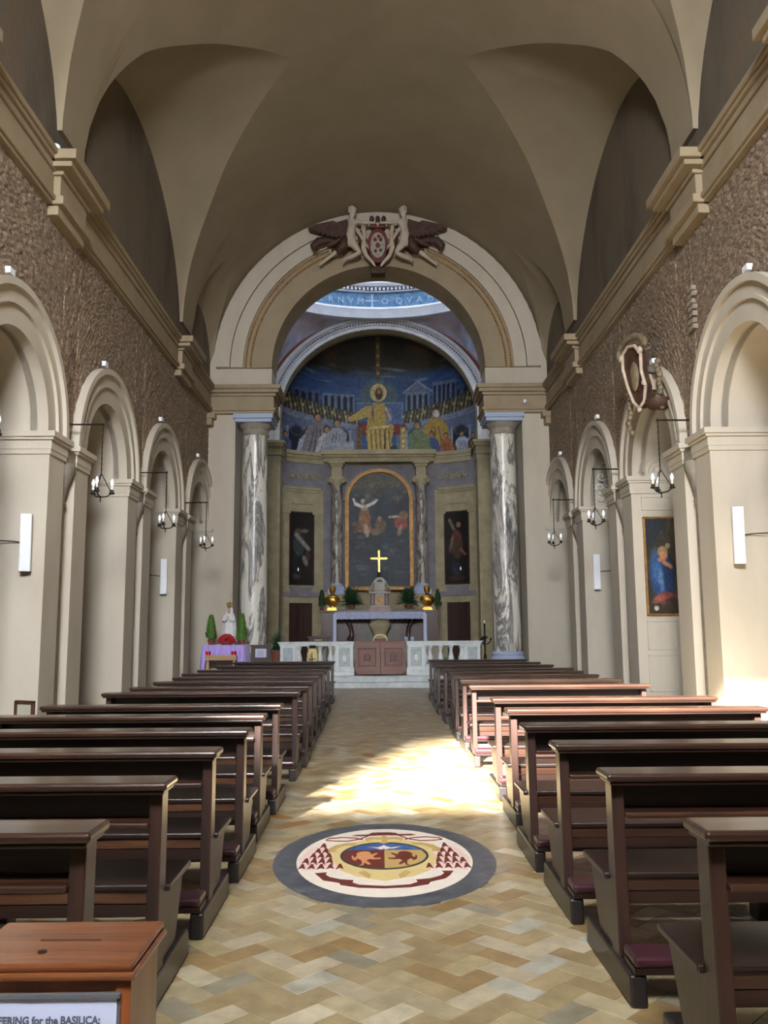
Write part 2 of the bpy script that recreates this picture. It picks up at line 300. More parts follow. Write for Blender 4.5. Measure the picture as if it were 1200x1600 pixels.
# --- nave side walls
for s in (-1, 1):
    X = lambda d: CX + s*d
    side = 'left' if s < 0 else 'right'
    mb = MB(); ys = []
    y = -3.5
    while y < 23.65: ys.append(y); y += 0.085
    for yc in ARCHES: ys += [yc-1.6201, yc-1.6199, yc+1.6199, yc+1.6201]
    ys = sorted(v for v in ys if v <= 23.7)
    rng = np.random.RandomState(3+s)
    P = []
    for y in ys:
        zb = 4.1
        for yc in ARCHES:
            if abs(y-yc) < 1.62: zb = ZS + sqrt(max(0, 1.62**2-(y-yc)**2))
        row = []
        for j in range(41):
            z = zb+(7.8-zb)*j/40
            row.append((X(BK + rng.uniform(-0.008, 0.012)), y, z))
        P.append(row)
    mb.grid(P)
    wall = struct(mb, f'wall_{side}', M['brick'])
    # upper lunette wall (grey plaster)
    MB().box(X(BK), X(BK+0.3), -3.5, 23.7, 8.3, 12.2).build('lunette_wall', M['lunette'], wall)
    # recess strips between the pilasters
    mb = MB()
    for k, yc in enumerate(ARCHES): mb.box(X(5.02), X(5.5), yc+1.68, min(23.65, yc+2.19), 0, 4.2)
    mb.box(X(5.02), X(5.5), -3.5, 1.46, 0, 4.2)
    mb.build('recess_wall', M['brick'], wall)
    fn = lambda u, v, d: (X(d), u, v)
    for yc in ARCHES:
        a = MB(); half_ring(a, fn, (yc, ZS), 1.12, 1.40, FR+0.035, 5.0)
        half_ring(a, fn, (yc, ZS), 1.40, 1.45, FR-0.01, 5.0); half_ring(a, fn, (yc, ZS), 1.45, 1.62, FR+0.01, 5.0)
        half_ring(a, fn, (yc, ZS), 1.62, 1.72, FR-0.05, BK+0.05)
        a.build('archivolt', M['plaster'], wall, smooth=30)
        b = MB(); half_ring(b, fn, (yc, ZS), 1.12, 1.3, 4.9, 5.6); b.build('soffit', M['plaster'], wall, smooth=30)
        for t in (-1, 1):
            y0, y1 = (yc-1.70, yc-1.12) if t < 0 else (yc+1.12, yc+1.70)
            MB().box(X(FR), X(5.6), y0, y1, 0, 4.12).build('pilaster', M['plaster'], wall)
            c = MB()
            for (z0, z1, q) in ((4.10, 4.17, 0.025), (4.17, 4.30, 0.035), (4.30, 4.34, 0.07), (4.34, 4.42, 0.10)):
                c.box(X(FR-q), X(5.6), y0-q, y1+q, z0, z1)
            c.build('impost', M['plaster'], wall)
        # antique column built into the pier
        yq = yc+1.935
        if yq < 23.3:
            col = MB().lathe([(0.23, 0.0), (0.25, 0.1), (0.21, 0.2), (0.2, 3.45), (0.23, 3.5), (0.2, 3.56), (0.26, 3.8), (0.33, 4.0), (0.34, 4.1)], (X(4.98), yq, 0), 16)
            col.box(X(4.70), X(5.2), yq-0.3, yq+0.3, 4.1, 4.32)
            col.build('embedded_column', M['stone'], wall, smooth=40)
    # cornice with breaks under the vault ribs
    prof = ((7.70, 7.75, 0.05), (7.75, 7.83, 0.09), (7.83, 8.20, 0.03), (8.20, 8.30, 0.07), (8.30, 8.36, 0.12), (8.36, 8.45, 0.16))
    c = MB()
    for z0, z1, q in prof: c.box(X(FR-q+0.04), X(5.0), -3.5, 23.62, z0, z1)
    c.build('cornice', M['ochre'], wall, bevel=0.012)
    for (ya, yb) in ((3.6, 5.0), (7.5, 8.9), (11.62, 12.88), (19.42, 20.68)):
        c = MB()
        for (z0, z1, q, e) in ((7.70, 7.83, 0.16, -0.02), (7.83, 8.16, 0.09, -0.08), (8.16, 8.22, 0.14, -0.04), (8.22, 8.30, 0.30, 0.09), (8.30, 8.45, 0.38, 0.16)):
            c.box(X(FR-q), X(4.85), ya-e, yb+e, z0, z1)
        c.box(X(FR-0.07), X(4.85), ya+0.08, yb-0.08, 7.56, 7.72)
        c.build('cornice_block', M['ochre'], wall, bevel=0.012)
    # aisle behind the arches
    o = struct(MB().box(X(6.6), X(6.75), -3.5, 24.6, 0, 6.2).box(X(4.95), X(6.6), -3.5, 24.6, 6.0, 6.2), f'wall_aisle_{side}', M['dark_void'])

# --- nave vault with lunettes
BAYS = ((0.35, 3.5), (8.4, 3.5), (16.35, 3.5), (22.25, 1.4))
def vault_params(y):
    best = None
    for yc, hw in BAYS:
        q = (y-yc)/hw
        if abs(q) < 1: best = q; k = 1.0 if hw > 3 else 0.376
    if best is None: return 4.715, 9.0, y, 0
    tab = [(0, 1.75), (0.3, 2.68), (0.58, 3.48), (0.8, 4.02), (0.9, 4.36), (1, 4.715)]
    xg = float(np.interp(abs(best), [a for a, _ in tab], [b for _, b in tab])); w = sqrt(1-best*best); xg = 4.715-(4.715-xg)*k
    return xg, 9.0+(2.8 if k == 1 else 1.25)*w, y+(-0.6+0.1*best)*w*k, 0.16*w*k
ysv = sorted(set([round(-3.5+0.11*i, 3) for i in range(254)] + [round(c+3.5*q, 3) for c, h_ in BAYS for q in (-1, -0.998, -0.5, -0.25, 0, 0.25, 0.5, 0.998, 1) if -3.5 < c+h_*q < 24.3] + [24.35]))
R0 = 4.715
barrel, fl, fr = [], [], []
for y in ysv:
    xg, zw, yw, bul = vault_params(y)
    t = math.acos(min(1, xg/R0)); row = []
    for i in range(41):
        a = t+(PI-2*t)*i/40; row.append((CX-R0*cos(a)*1.0, y, 9.0+R0*sin(a)))
    barrel.append(row)
    zg = 9.0+R0*sin(t)
    for lst, s in ((fl, -1), (fr, 1)):
        lst.append([(CX+s*(BK+(xg-BK)*i/10), yw+(y-yw)*i/10, zw+(zg-zw)*i/10+bul*sin(PI*i/10)) for i in range(11)])
vault = struct(MB().grid(barrel), 'ceiling', M['vault'], smooth=60)
MB().grid(fl).build('lunette_vault', M['vault'], vault, smooth=50)
MB().grid(fr).build('lunette_vault', M['vault'], vault, smooth=50)

# --- facade behind the camera, with the high window the sun comes through
WX0, WX1, WZ0, WZ1 = -4.45, 0.6, 7.2, 10.2
mb = MB().box(-7, WX0, -3.9, -3.5, 0, 14).box(WX1, 7, -3.9, -3.5, 0, 14).box(WX0, WX1, -3.9, -3.5, 0, WZ0).box(WX0, WX1, -3.9, -3.5, WZ1, 14)
struct(mb, 'wall_back', M['concrete'])

# --- triumphal arch wall
Y0, Y1 = 23.6, 24.5
fz = lambda u, v, d: (u, d, v)
mb = MB()
for s in (-1, 1):
    mb.box(CX+s*4.04, CX+s*5.2, Y0, Y1, 0, 7.7); mb.box(CX+s*3.03, CX+s*5.2, Y0, Y1, 7.7, 9.0)
half_ring(mb, fz, (CX, 9.0), 3.05, 6.6, Y0, Y1, 48)
wall_front = struct(mb, 'wall_front', M['plaster'], smooth=30)
for r0, r1, d in ((3.045, 3.56, 23.50), (3.84, 4.19, 23.46), (4.21, 4.60, 23.42)):
    half_ring(MB(), fz, (CX, 9.0), r0, r1, d, 23.65, 56).build('arch_band', M['ochre'] if r0 < 3.2 else M['plaster'], wall_front, smooth=30)
half_ring(MB(), fz, (CX, 9.0), 3.56, 3.84, 23.54, 23.65, 56).build('arch_band', M['ochre'], wall_front, smooth=30)
half_ring(MB(), fz, (CX, 9.0), 3.02, 3.044, 23.49, 24.6, 56).build('arch_soffit', M['ochre'], wall_front, smooth=30)
mb = MB()
for i in range(150):
    t = PI*(i+0.5)/150
    for r in (3.63, 3.77): mb.ball((CX+r*cos(t), 23.53, 9.0+r*sin(t)), 0.034, 0.03, 0.034, 6, 4)
tag(mb.build('leaf_ornament', M['gilt_frame'], wall_front), kind='stuff')
for s in (-1, 1):
    c = MB()
    for z0, z1, q in ((7.66, 7.74, 0.04), (7.74, 7.82, 0.08), (7.82, 8.16, 0.03), (8.16, 8.24, 0.08), (8.24, 8.34, 0.17), (8.34, 8.46, 0.22)):
        c.box(CX+s*(2.98-q), CX+s*5.0, 23.5-q, 24.6+q*0.5, z0, z1)
    c.build('impost', M['ochre'], wall_front, bevel=0.012)
    MB().box(CX+s*4.08, CX+s*4.12, 23.585, 23.61, 0.3, 7.6).box(CX+s*4.12, CX+s*4.66, 23.575, 23.61, 0, 0.3).build('pilaster_edge', M['plaster'], wall_front)
    # small cornice return at the corner
    c = MB()
    for z0, z1, q in ((7.3, 7.5, 0.06), (7.5, 7.66, 0.14)): c.box(CX+s*(FR-q), CX+s*5.0, 23.3, 23.65, z0, z1)
    c.build('corner_bracket', M['ochre'], wall_front, bevel=0.02)

# --- sanctuary floor and steps
struct(MB().box(-4.3, 4.4, 24.95, 34.5, -0.2, 0.33), 'floor', M['stone'])
st = thing('altar_steps', 'pale marble steps rising to the low sanctuary gate', 'steps', (CX, 24.6, 0))
MB().box(-3.0, 3.0, 0, 0.36, 0, 0.155).build('step', M['step'], st, bevel=0.012)
MB().box(-3.0, 3.0, 0.3, 0.7, 0.155, 0.33).box(-3.0, 3.0, 0.27, 0.7, 0.29, 0.33).build('step', M['step'], st, bevel=0.012)

# --- crossing: side walls, pendentives, oval drum and dome
for s in (-1, 1):
    struct(MB().box(CX+s*4.2, CX+s*4.5, 24.4, 31.2, -0.2, 13.2), 'wall_crossing_' + ('left' if s < 0 else 'right'), M['apse_stone'])
EA, EB, EY = 4.2, 3.2, 27.1
ell = lambda t, k=1.0: (CX+EA*k*cos(t), EY+EB*k*sin(t))
# plate between square and oval
P0, P1 = [], []
for i in range(97):
    t = 2*PI*i/96; ex, ey = ell(t); c_, s_ = cos(t), sin(t)
    q = min(4.4/abs(c_) if abs(c_) > 1e-6 else 9, 3.3/abs(s_) if abs(s_) > 1e-6 else 9)
    P0.append((ex, ey, 13.08)); P1.append((CX+q*c_, EY+q*s_, 13.12))
plate = struct(MB().grid([P0, P1]), 'ceiling_crossing', M['dome_white'])
def oval_ring(prof, n=96):
    vs = []; m = len(prof)
    for k, z in prof:
        for i in range(n): vs.append((*ell(2*PI*i/n, k), z))
    fs = [(j*n+i, j*n+(i+1) % n, ((j+1) % m)*n+(i+1) % n, ((j+1) % m)*n+i) for j in range(m) for i in range(n)]
    return MB().add(vs, fs)
dome = struct(oval_ring([(0.965, 12.98), (1.05, 12.98), (1.05, 13.38), (0.95, 13.38), (0.935, 13.30), (0.945, 13.22), (0.955, 13.12)]), 'ceiling_dome', M['dome_white'], smooth=30)
oval_ring([(0.985, 13.36), (1.05, 13.36), (1.05, 13.98), (0.985, 13.98)]).build('inscription_band', M['blue_band'], dome, smooth=30)
oval_ring([(0.965, 13.98), (1.05, 13.98), (1.05, 14.04), (0.965, 14.04)]).build('ledge', M['dome_white'], dome, smooth=30)
oval_ring([(0.92, 14.16), (1.05, 14.16), (1.05, 14.36), (0.9, 14.36), (0.9, 14.26)]).build('drum_cornice', M['dome_white'], dome, smooth=30)
mb = MB()
for i in range(170):
    t = 2*PI*i/170; x, y = ell(t, 0.955); mb.box(x-0.045, x+0.045, y-0.045, y+0.045, 14.04, 14.17)
tag(mb.build('dentils', M['dome_white'], dome), kind='stuff')
oval_ring([(0.985, 13.98), (1.05, 13.98), (1.05, 14.2), (0.985, 14.2)]).build('drum_base', M['bronze'], dome, smooth=30)
vs = []; n = 64; prof = [(0.96, 14.3), (0.96, 15.0), (0.96, 15.8)] + [(0.96*cos(a), 15.8+2.6*sin(a)) for a in (0.25, 0.5, 0.75, 1.0, 1.25, 1.5, 1.57)]
mb = MB(); mb.grid([[(*ell(2*PI*i/n, k), z) for i in range(n+1)] for k, z in prof]).build('dome_shell', M['dome_white'], dome, smooth=60)
oval_ring([(0.93, 15.0), (0.97, 15.0), (0.97, 15.1), (0.93, 15.1)]).build('drum_string_course', M['dome_white'], dome, smooth=30)
# lettering round the drum
def text_mesh(body, size, ext, mat, name='lettering', parent=None, align='CENTER', bold=0.0):
    c = bpy.data.curves.new('t', 'FONT'); c.body = body; c.size = size; c.extrude = ext; c.align_x = align; c.resolution_u = 3; c.offset = bold
    o = bpy.data.objects.new('t', c); COL.objects.link(o); dg = bpy.context.evaluated_depsgraph_get(); dg.update()
    me = bpy.data.meshes.new_from_object(o.evaluated_get(dg)); bpy.data.objects.remove(o); bpy.data.curves.remove(c)
    r = bpy.data.objects.new(name, me); COL.objects.link(r); me.materials.clear(); me.materials.append(mat)
    if parent: r.parent = parent
    return r
M['letter'] = new_mat('pale_letter', rgb(160, 184, 204), 0.6)
def on_band(x, z, k=0.982):
    t = math.acos(max(-1, min(1, (x-CX)/(EA*k)))); ex, ey = ell(t, k)
    nx, ny = -cos(t)/EA, -sin(t)/EB
    return (ex, ey, z), math.atan2(nx, -ny)
for ch, x in (('T', -2.42), ('E', -2.05), ('R', -1.68), ('N', -1.32), ('V', -0.96), ('M', -0.60), ('O', 0.30), ('Q', 0.82), ('V', 1.2), ('A', 1.56), ('M', 1.95)):
    o = text_mesh(ch, 0.32, 0.006, M['letter'], 'letter', dome); p, r = on_band(x, 13.54); o.location = p; o.rotation_euler = (PI/2, 0, r)
p, r = on_band(-0.17, 13.66)
cr = MB().box(-0.03, 0.03, -0.01, 0.01, -0.24, 0.24).box(-0.2, 0.2, -0.01, 0.01, -0.03, 0.03)
for dx, dz in ((-0.2, 0), (0.2, 0), (0, 0.24), (0, -0.24)): cr.box(dx-0.05, dx+0.05, -0.01, 0.01, dz-0.03, dz+0.03)
o = cr.build('cross_mark', M['letter'], dome, loc=p); o.rotation_euler = (0, 0, r)

# --- apse arch
AA, AB, AZ, AY = 3.6, 3.27, 9.4, 30.5
apse_arch = MB()
half_ring(apse_arch, fz, (CX, AZ), (AA, AB), (5.2, 4.4), AY+0.02, AY+0.5, 48)
for s in (-1, 1): apse_arch.box(CX+s*3.6, CX+s*4.4, AY+0.02, AY+0.5, -0.2, AZ)
arch = struct(apse_arch, 'wall_apse_arch', M['apse_stone'], smooth=30)
mbw = MB()
for (q0, q1, d) in ((0.0, 0.16, AY-0.06), (0.16, 0.36, AY-0.1), (0.36, 0.50, AY-0.16)):
    half_ring(mbw, fz, (CX, AZ), (AA+q0, AB+q0*0.84), (AA+q1, AB+q1*0.84), d, AY+0.1, 56)
    for s in (-1, 1): mbw.box(CX+s*(AA+q0), CX+s*(AA+q1), d, AY+0.1, 8.45, AZ)
mbw.build('archivolt', M['stucco'], arch, smooth=30)
mbw = MB()
for i in range(110):
    t = PI*(i+0.5)/110; mbw.ball((CX+(AA+0.26)*cos(t), AY-0.1, AZ+(AB+0.22)*sin(t)), 0.045, 0.03, 0.045, 6, 4)
tag(mbw.build('bead_ornament', M['apse_grey'], arch), kind='stuff')
for s in (-1, 1):
    c = MB()
    for z0, z1, q in ((7.75, 7.95, 0.03), (7.95, 8.25, 0.06), (8.25, 8.36, 0.12), (8.36, 8.46, 0.16)): c.box(CX+s*(3.56-q), CX+s*4.4, AY-0.02-q, AY+0.6, z0, z1)
    c.build('capital', M['apse_stone'], arch, bevel=0.01)
    MB().box(CX+s*3.56, CX+s*4.4, AY-0.05, AY+0.55, -0.2, 7.75).build('pier_shaft', M['apse_stone'], arch)
    MB().box(CX+s*3.64, CX+s*3.72, AY-0.08, AY, 0.5, 7.6).box(CX+s*3.9, CX+s*3.98, AY-0.08, AY, 0.5, 7.6).build('pier_panel', M['apse_stone'], arch)

# --- colour painter for pictures (values are the pigments themselves)
class Canvas:
    def __init__(s, w, h, x0, x1, z0, z1, bgc):
        s.w, s.h, s.b = w, h, (x0, x1, z0, z1)
        s.X, s.Z = np.meshgrid(np.linspace(x0, x1, w), np.linspace(z0, z1, h))
        s.c = np.zeros((h, w, 3)) + np.array(bgc[:3], float)
    def put(s, m, col, a=1.0): m = (m*a)[..., None]; s.c = s.c*(1-m) + np.array(col[:3], float)*m
    def ell(s, cx, cz, rx, rz, col, a=1.0, rot=0, soft=0.25):
        dx, dz = s.X-cx, s.Z-cz; c, n = cos(rot), sin(rot)
        q = np.sqrt(((dx*c+dz*n)/rx)**2+((-dx*n+dz*c)/rz)**2); s.put(np.clip((1-q)/soft, 0, 1), col, a)
    def poly(s, pts, col, a=1.0):
        ins = np.zeros_like(s.X, bool); n = len(pts)
        for i in range(n):
            (xa, za), (xb, zb) = pts[i], pts[(i+1) % n]
            if za == zb: continue
            ins ^= ((za > s.Z) != (zb > s.Z)) & (s.X < (xb-xa)*(s.Z-za)/(zb-za)+xa)
        s.put(ins.astype(float), col, a)
    def line(s, p, q, w, col, a=1.0):
        px, pz = p; dx, dz = q[0]-px, q[1]-pz; L2 = dx*dx+dz*dz+1e-9
        t = np.clip(((s.X-px)*dx+(s.Z-pz)*dz)/L2, 0, 1); d = np.hypot(s.X-px-t*dx, s.Z-pz-t*dz)
        s.put(np.clip((w-d)/(w*0.35), 0, 1), col, a)
    def noise(s, amt, cells, seed=0):
        r = np.random.RandomState(seed); ch, cw = cells; g = r.rand(ch+2, cw+2)
        v, u = np.linspace(0, ch, s.h), np.linspace(0, cw, s.w); i, j = v.astype(int), u.astype(int); fv, fu = (v-i)[:, None], (u-j)[None]
        k = (g[i][:, j]*(1-fu)+g[i][:, j+1]*fu)*(1-fv)+(g[i+1][:, j]*(1-fu)+g[i+1][:, j+1]*fu)*fv
        s.c = s.c*(1+amt*(k-0.5)*2)[..., None]
    def person(s, x, z, h, robe, skin=(196, 150, 120), hair=(60, 40, 30), lean=0.0):
        w = h*0.3
        s.poly([(x-w, z), (x+w, z), (x+w*0.75+lean, z+h*0.62), (x+w*0.35+lean, z+h*0.76), (x-w*0.35+lean, z+h*0.76), (x-w*0.75+lean, z+h*0.62)], robe)
        d = tuple(c*0.6 for c in robe)
        for q in (-0.5, -0.1, 0.4): s.line((x+q*w, z), (x+q*w*0.5+lean, z+h*0.6), h*0.018, d, 0.8)
        s.ell(x+lean, z+h*0.88, h*0.1, h*0.13, hair); s.ell(x+lean*1.1, z+h*0.86, h*0.075, h*0.1, skin)
    def surface(s, fn, name, mat, parent=None, keep=None):
        mb = MB(); mb.grid([[fn(s.X[i, j], s.Z[i, j]) for j in range(s.w)] for i in range(s.h)])
        if keep is not None: mb.f = [f for f in mb.f if all(keep(s.X.flat[v], s.Z.flat[v]) for v in f)]
        o = mb.build(name, mat, parent, fix=False); me = o.data
        c = np.clip(s.c.reshape(-1, 3)/255.0, 0, 1); lin = np.where(c <= 0.04045, c/12.92, ((c+0.055)/1.055)**2.4)
        at = me.color_attributes.new('Col', 'FLOAT_COLOR', 'POINT')
        at.data.foreach_set('color', np.concatenate([lin, np.ones((len(lin), 1))], 1).astype(np.float32).ravel())
        me.polygons.foreach_set('use_smooth', [True]*len(me.polygons)); return o

# pendentive frescoes above the apse arch
def pend(u, v):   # u 0..1 along the arch, v 0..1 arch -> ring
    t = PI*(1-u); xa, za = 4.1*cos(t), AZ+3.69*sin(t); xr = 4.15*cos(t); k = 0.985
    yr = EY+EB*k*sqrt(max(0.0, 1-(xr/EA)**2)); b = v*v*0.35+v*0.65
    return (CX+xa+(xr-xa)*v, AY-0.04+(yr-AY)*b, za+(13.03-za)*v)
cv = Canvas(150, 24, 0, 1, 0, 1, (196, 200, 226))
cv.noise(0.2, (3, 24), 5); cv.noise(0.16, (8, 60), 6)
for q, (a, b) in enumerate(((0.12, 0.5), (0.88, 0.55))):
    for k in range(7): cv.ell(a+(k-3)*0.018, b+0.25*sin(k*2.1), 0.02, 0.3, ((196, 202, 226), (120, 140, 176), (176, 150, 150), (104, 122, 150))[k % 4], 0.8)
for a in (0.3, 0.7): cv.ell(a, 0.5, 0.09, 0.5, (176, 150, 152), 0.6, 0, 0.6)
cv.put((cv.Z < 0.10).astype(float), (150, 84, 74)); cv.put(((cv.Z > 0.1) & (cv.Z < 0.15)).astype(float), (190, 184, 190))
cv.surface(pend, 'pendentive_fresco', M['fresco'], plate)

# --- apse wall, conch and mosaic
apy = lambda x: 31.0+2.5*max(0.0, 1-((x-CX)/4.0)**2)**0.35
xs = [CX+4.0*sin(PI/2*i/30)*(1 if True else 1) for i in range(-30, 31)]
wall_apse = struct(MB().grid([[(x, apy(x), z) for x in xs] for z in (-0.2, 1, 2, 3.0, 5.0, 7.08)]), 'wall_apse', M['apse_stone'], smooth=60)
MB().grid([[(x, apy(x), z) for x in xs] for z in (7.08, 8.25)]).build('stucco_zone', M['apse_grey'], wall_apse, smooth=60)
MB().grid([[(x, apy(x)-0.02, z) for x in xs if abs(x-CX) < 2.35] for z in (3.1, 8.2)]).build('stucco_field', M['apse_grey'], wall_apse, smooth=60)
def slab(mb, x0, x1, z0, z1, t0, t1, n=14, f=apy):  # slab following the curved wall
    a, b, c_, d = [], [], [], []
    for i in range(n+1):
        x = x0+(x1-x0)*i/n; y = f(x); a.append((x, y-t0, z0)); b.append((x, y-t1, z0)); c_.append((x, y-t1, z1)); d.append((x, y-t0, z1))
    vs = [p for q in zip(a, b, c_, d) for p in q]
    fs = [(4*i+k, 4*i+(k+1) % 4, 4*i+4+(k+1) % 4, 4*i+4+k) for i in range(n) for k in range(4)] + [(0, 1, 2, 3), (4*n+3, 4*n+2, 4*n+1, 4*n)]
    return mb.add(vs, fs)
mb = MB()
for z0, z1, q in ((8.12, 8.3, 0.06), (8.3, 8.42, 0.12), (8.42, 8.56, 0.2)): slab(mb, -3.5, 3.58, z0, z1, -0.1, q, 30)
mb.build('mosaic_cornice', M['apse_stone'], wall_apse)
mb = MB()
for z0, z1, q in ((8.15, 8.32, 0.25), (8.32, 8.42, 0.34), (8.42, 8.60, 0.45)):
    mb.box(CX-2.05-q*0.4, CX+2.05+q*0.4, 33.1-q, 33.6, z0, z1)
mb.build('altarpiece_entablature', M['apse_stone'], wall_apse, bevel=0.01)
for s in (-1, 1):
    mb = MB(); x0, x1 = (CX-3.62, CX-2.28) if s < 0 else (CX+2.28, CX+3.62)
    for z0, z1, q in ((6.50, 6.72, 0.06), (6.72, 6.95, 0.04), (6.95, 7.05, 0.10), (7.05, 7.14, 0.16)): slab(mb, x0, x1, z0, z1, -0.1, q)
    mb.build('panel_entablature', M['apse_stone'], wall_apse)
    ins_, out_ = CX+s*2.42, CX+s*3.53
    for xc, w in ((ins_, 0.13), (out_, 0.12)):
        m2 = MB(); slab(m2, xc-w, xc+w, 3.25, 6.1, -0.1, 0.06, 4); slab(m2, xc-w-0.03, xc+w+0.03, 6.1, 6.5, -0.1, 0.1, 4); slab(m2, xc-w-0.02, xc+w+0.02, 3.1, 3.25, -0.1, 0.09, 4)
        m2.build('panel_pilaster', M['apse_stone'], wall_apse)
    mb = MB(); slab(mb, x0, x1, 2.92, 3.1, -0.1, 0.1); slab(mb, x0+0.1, x1-0.1, 3.1, 3.3, -0.1, 0.02); mb.build('panel_sill', M['apse_grey'], wall_apse)
    # door below
    dx = CX+s*3.0
    mb = MB(); slab(mb, dx-0.62, dx-0.42, 0.3, 2.75, -0.1, 0.08, 4); slab(mb, dx+0.42, dx+0.62, 0.3, 2.75, -0.1, 0.08, 4); slab(mb, dx-0.66, dx+0.66, 2.68, 2.88, -0.1, 0.1, 6)
    mb.build('door_surround', M['apse_stone'], wall_apse)
    dr = MB(); slab(dr, dx-0.41, dx+0.41, 0.33, 2.68, 0.0, 0.035, 4); dr = dr.build('door_1' if s < 0 else 'door_2', M['wood_door']); dr['kind'] = 'structure'
    for q in (-0.21, 0.21):
        pm = MB(); slab(pm, dx+q-0.15, dx+q+0.15, 0.5, 1.3, 0.03, 0.055, 2); pm.build('panel', M['wood_door'], dr)
        pm = MB(); slab(pm, dx+q-0.15, dx+q+0.15, 1.45, 2.5, 0.03, 0.055, 2); pm.build('panel', M['wood_door'], dr)
    # stucco scrolls above
    rel = MB()
    for k in range(5):
        x = CX+s*(2.35+0.25*k); y = apy(x)-0.03; rr = 0.13
        rel.tube([(x+rr*q*cos(q*7+k)*s/1.0, y-0.02, 7.6+rr*q*sin(q*7+k)*(1 if k % 2 else -1)) for q in [i/16 for i in range(3, 17)]], 0.022, 6)
        rel.ball((x, y-0.02, 7.6), 0.04, 0.03, 0.04, 6, 4)
        if k < 4: rel.tube([(x, y-0.01, 7.46), (x+s*0.13, apy(x+s*0.13)-0.05, 7.72), (x+s*0.25, apy(x+s*0.25)-0.04, 7.5)], 0.022, 6)
    tag(rel.build('stucco_scrolls', M['apse_stone'], wall_apse, smooth=50), kind='stuff')

# mosaic picture in metres: x across, z up (generic enthroned figure among onlookers, arcades, town and clouds)
mo = Canvas(250, 150, -3.98, 3.98, 8.5, 13.08, (50, 46, 38))
mo.noise(0.3, (5, 8), 11)
mo.put(np.clip((11.9-mo.Z)/0.35, 0, 1), (58, 92, 150))
for k in range(60):
    r = np.random.RandomState(k); x, z = r.uniform(-3.8, 3.8), r.uniform(10.7, 12.0)
    mo.ell(x, z, r.uniform(0.25, 0.7), r.uniform(0.03, 0.08), ((150, 176, 214), (74, 108, 164), (40, 66, 118), (120, 110, 110))[k % 4], 0.6, r.uniform(-0.15, 0.15), 0.6)
for a, b in ((-1.9, 12.4), (1.7, 12.5)): mo.ell(a, b, 0.8, 0.6, (84, 66, 46), 0.8, 0, 0.7); mo.ell(a+0.5, b-0.3, 0.3, 0.5, (40, 36, 34), 0.6)
mo.poly([(-0.1, 11.5), (0.06, 11.5), (0.06, 12.9), (-0.1, 12.9)], (120, 96, 52))
for k in range(9): mo.ell(-0.02, 11.6+k*0.15, 0.05, 0.045, (190, 160, 90) if k % 2 else (60, 70, 90))
mo.ell(0.0, 10.85, 0.85, 0.75, (94, 118, 128)); mo.ell(0.0, 10.85, 0.7, 0.6, (80, 104, 124), 0.7)
def facade(x0, x1, z0, z1, col, n, gable=False):
    mo.poly([(x0, z0), (x1, z0), (x1, z1), (x0, z1)], col)
    if gable: mo.poly([(x0-0.08, z1), (x1+0.08, z1), ((x0+x1)/2, z1+0.38)], tuple(c*0.85 for c in col)); mo.line((x0-0.1, z1), ((x0+x1)/2, z1+0.4), 0.035, (160, 170, 190)); mo.line((x1+0.1, z1), ((x0+x1)/2, z1+0.4), 0.035, (160, 170, 190))
    for i in range(n):
        x = x0+(x1-x0)*(i+0.5)/n; w = (x1-x0)/n*0.27
        mo.poly([(x-w, z0), (x+w, z0), (x+w, z1-0.14), (x-w, z1-0.14)], (24, 32, 52)); mo.ell(x, z1-0.15, w, w*1.2, (24, 32, 52))
facade(-2.2, -0.95, 10.25, 10.95, (116, 136, 172), 5); facade(-3.3, -2.3, 10.5, 11.0, (84, 104, 146), 4)
facade(1.1, 2.0, 10.3, 11.0, (120, 140, 176), 4, True); facade(2.15, 3.0, 10.5, 11.3, (106, 128, 168), 5); facade(3.0, 3.7, 10.6, 11.0, (80, 100, 140), 3)
for s in (-1, 1):
    mo.poly([(s*0.75, 9.75), (s*0.75, 10.2), (s*3.9, 10.85), (s*3.9, 10.25)], (62, 62, 58))
    for k in range(22):
        x = s*(0.85+k*0.14); zb = 9.77+(abs(x)-0.75)*0.16; zt = 10.18+(abs(x)-0.75)*0.2
        mo.line((x, zb), (x+s*0.08, zt), 0.03, (200, 184, 130) if k % 3 == 0 else (128, 116, 84))
        if k % 2: mo.ell(x, (zb+zt)/2+0.06*sin(k), 0.04, 0.07, (214, 206, 170), 0.9)
    mo.poly([(s*0.7, 8.5), (s*0.7, 9.72), (s*3.95, 10.2), (s*3.95, 8.5)], (112, 126, 158))
    mo.poly([(s*0.7, 9.55), (s*0.7, 9.74), (s*3.95, 10.24), (s*3.95, 10.0)], (140, 152, 178))
    for xa in (1.45, 3.2):
        x = s*xa; mo.poly([(x-0.28, 8.5), (x+0.28, 8.5), (x+0.28, 9.4), (x-0.28, 9.4)], (28, 32, 52)); mo.ell(x, 9.4, 0.28, 0.26, (96, 108, 120)); mo.ell(x, 9.38, 0.22, 0.2, (44, 50, 66))
        mo.line((x-0.33, 8.5), (x-0.33, 9.5), 0.04, (170, 180, 200)); mo.line((x+0.33, 8.5), (x+0.33, 9.5), 0.04, (170, 180, 200))
for x, z, h, c in ((-3.7, 8.3, 1.0, (90, 110, 150)), (-2.9, 8.3, 1.25, (190, 196, 212)), (-2.5, 8.5, 1.7, (150, 140, 150)), (-2.15, 8.3, 1.4, (206, 208, 214)), (-1.75, 8.4, 1.6, (170, 174, 186)),
                   (2.35, 8.4, 2.0, (196, 162, 76)), (1.65, 8.3, 1.6, (120, 140, 104)), (2.2, 8.3, 1.15, (70, 96, 160)), (2.75, 8.3, 1.05, (186, 110, 70)), (3.35, 8.3, 1.05, (186, 198, 220)), (3.75, 8.3, 0.9, (120, 80, 70))):
    mo.person(x, z, h, c, lean=0.1*(1 if x < 0 else -1))
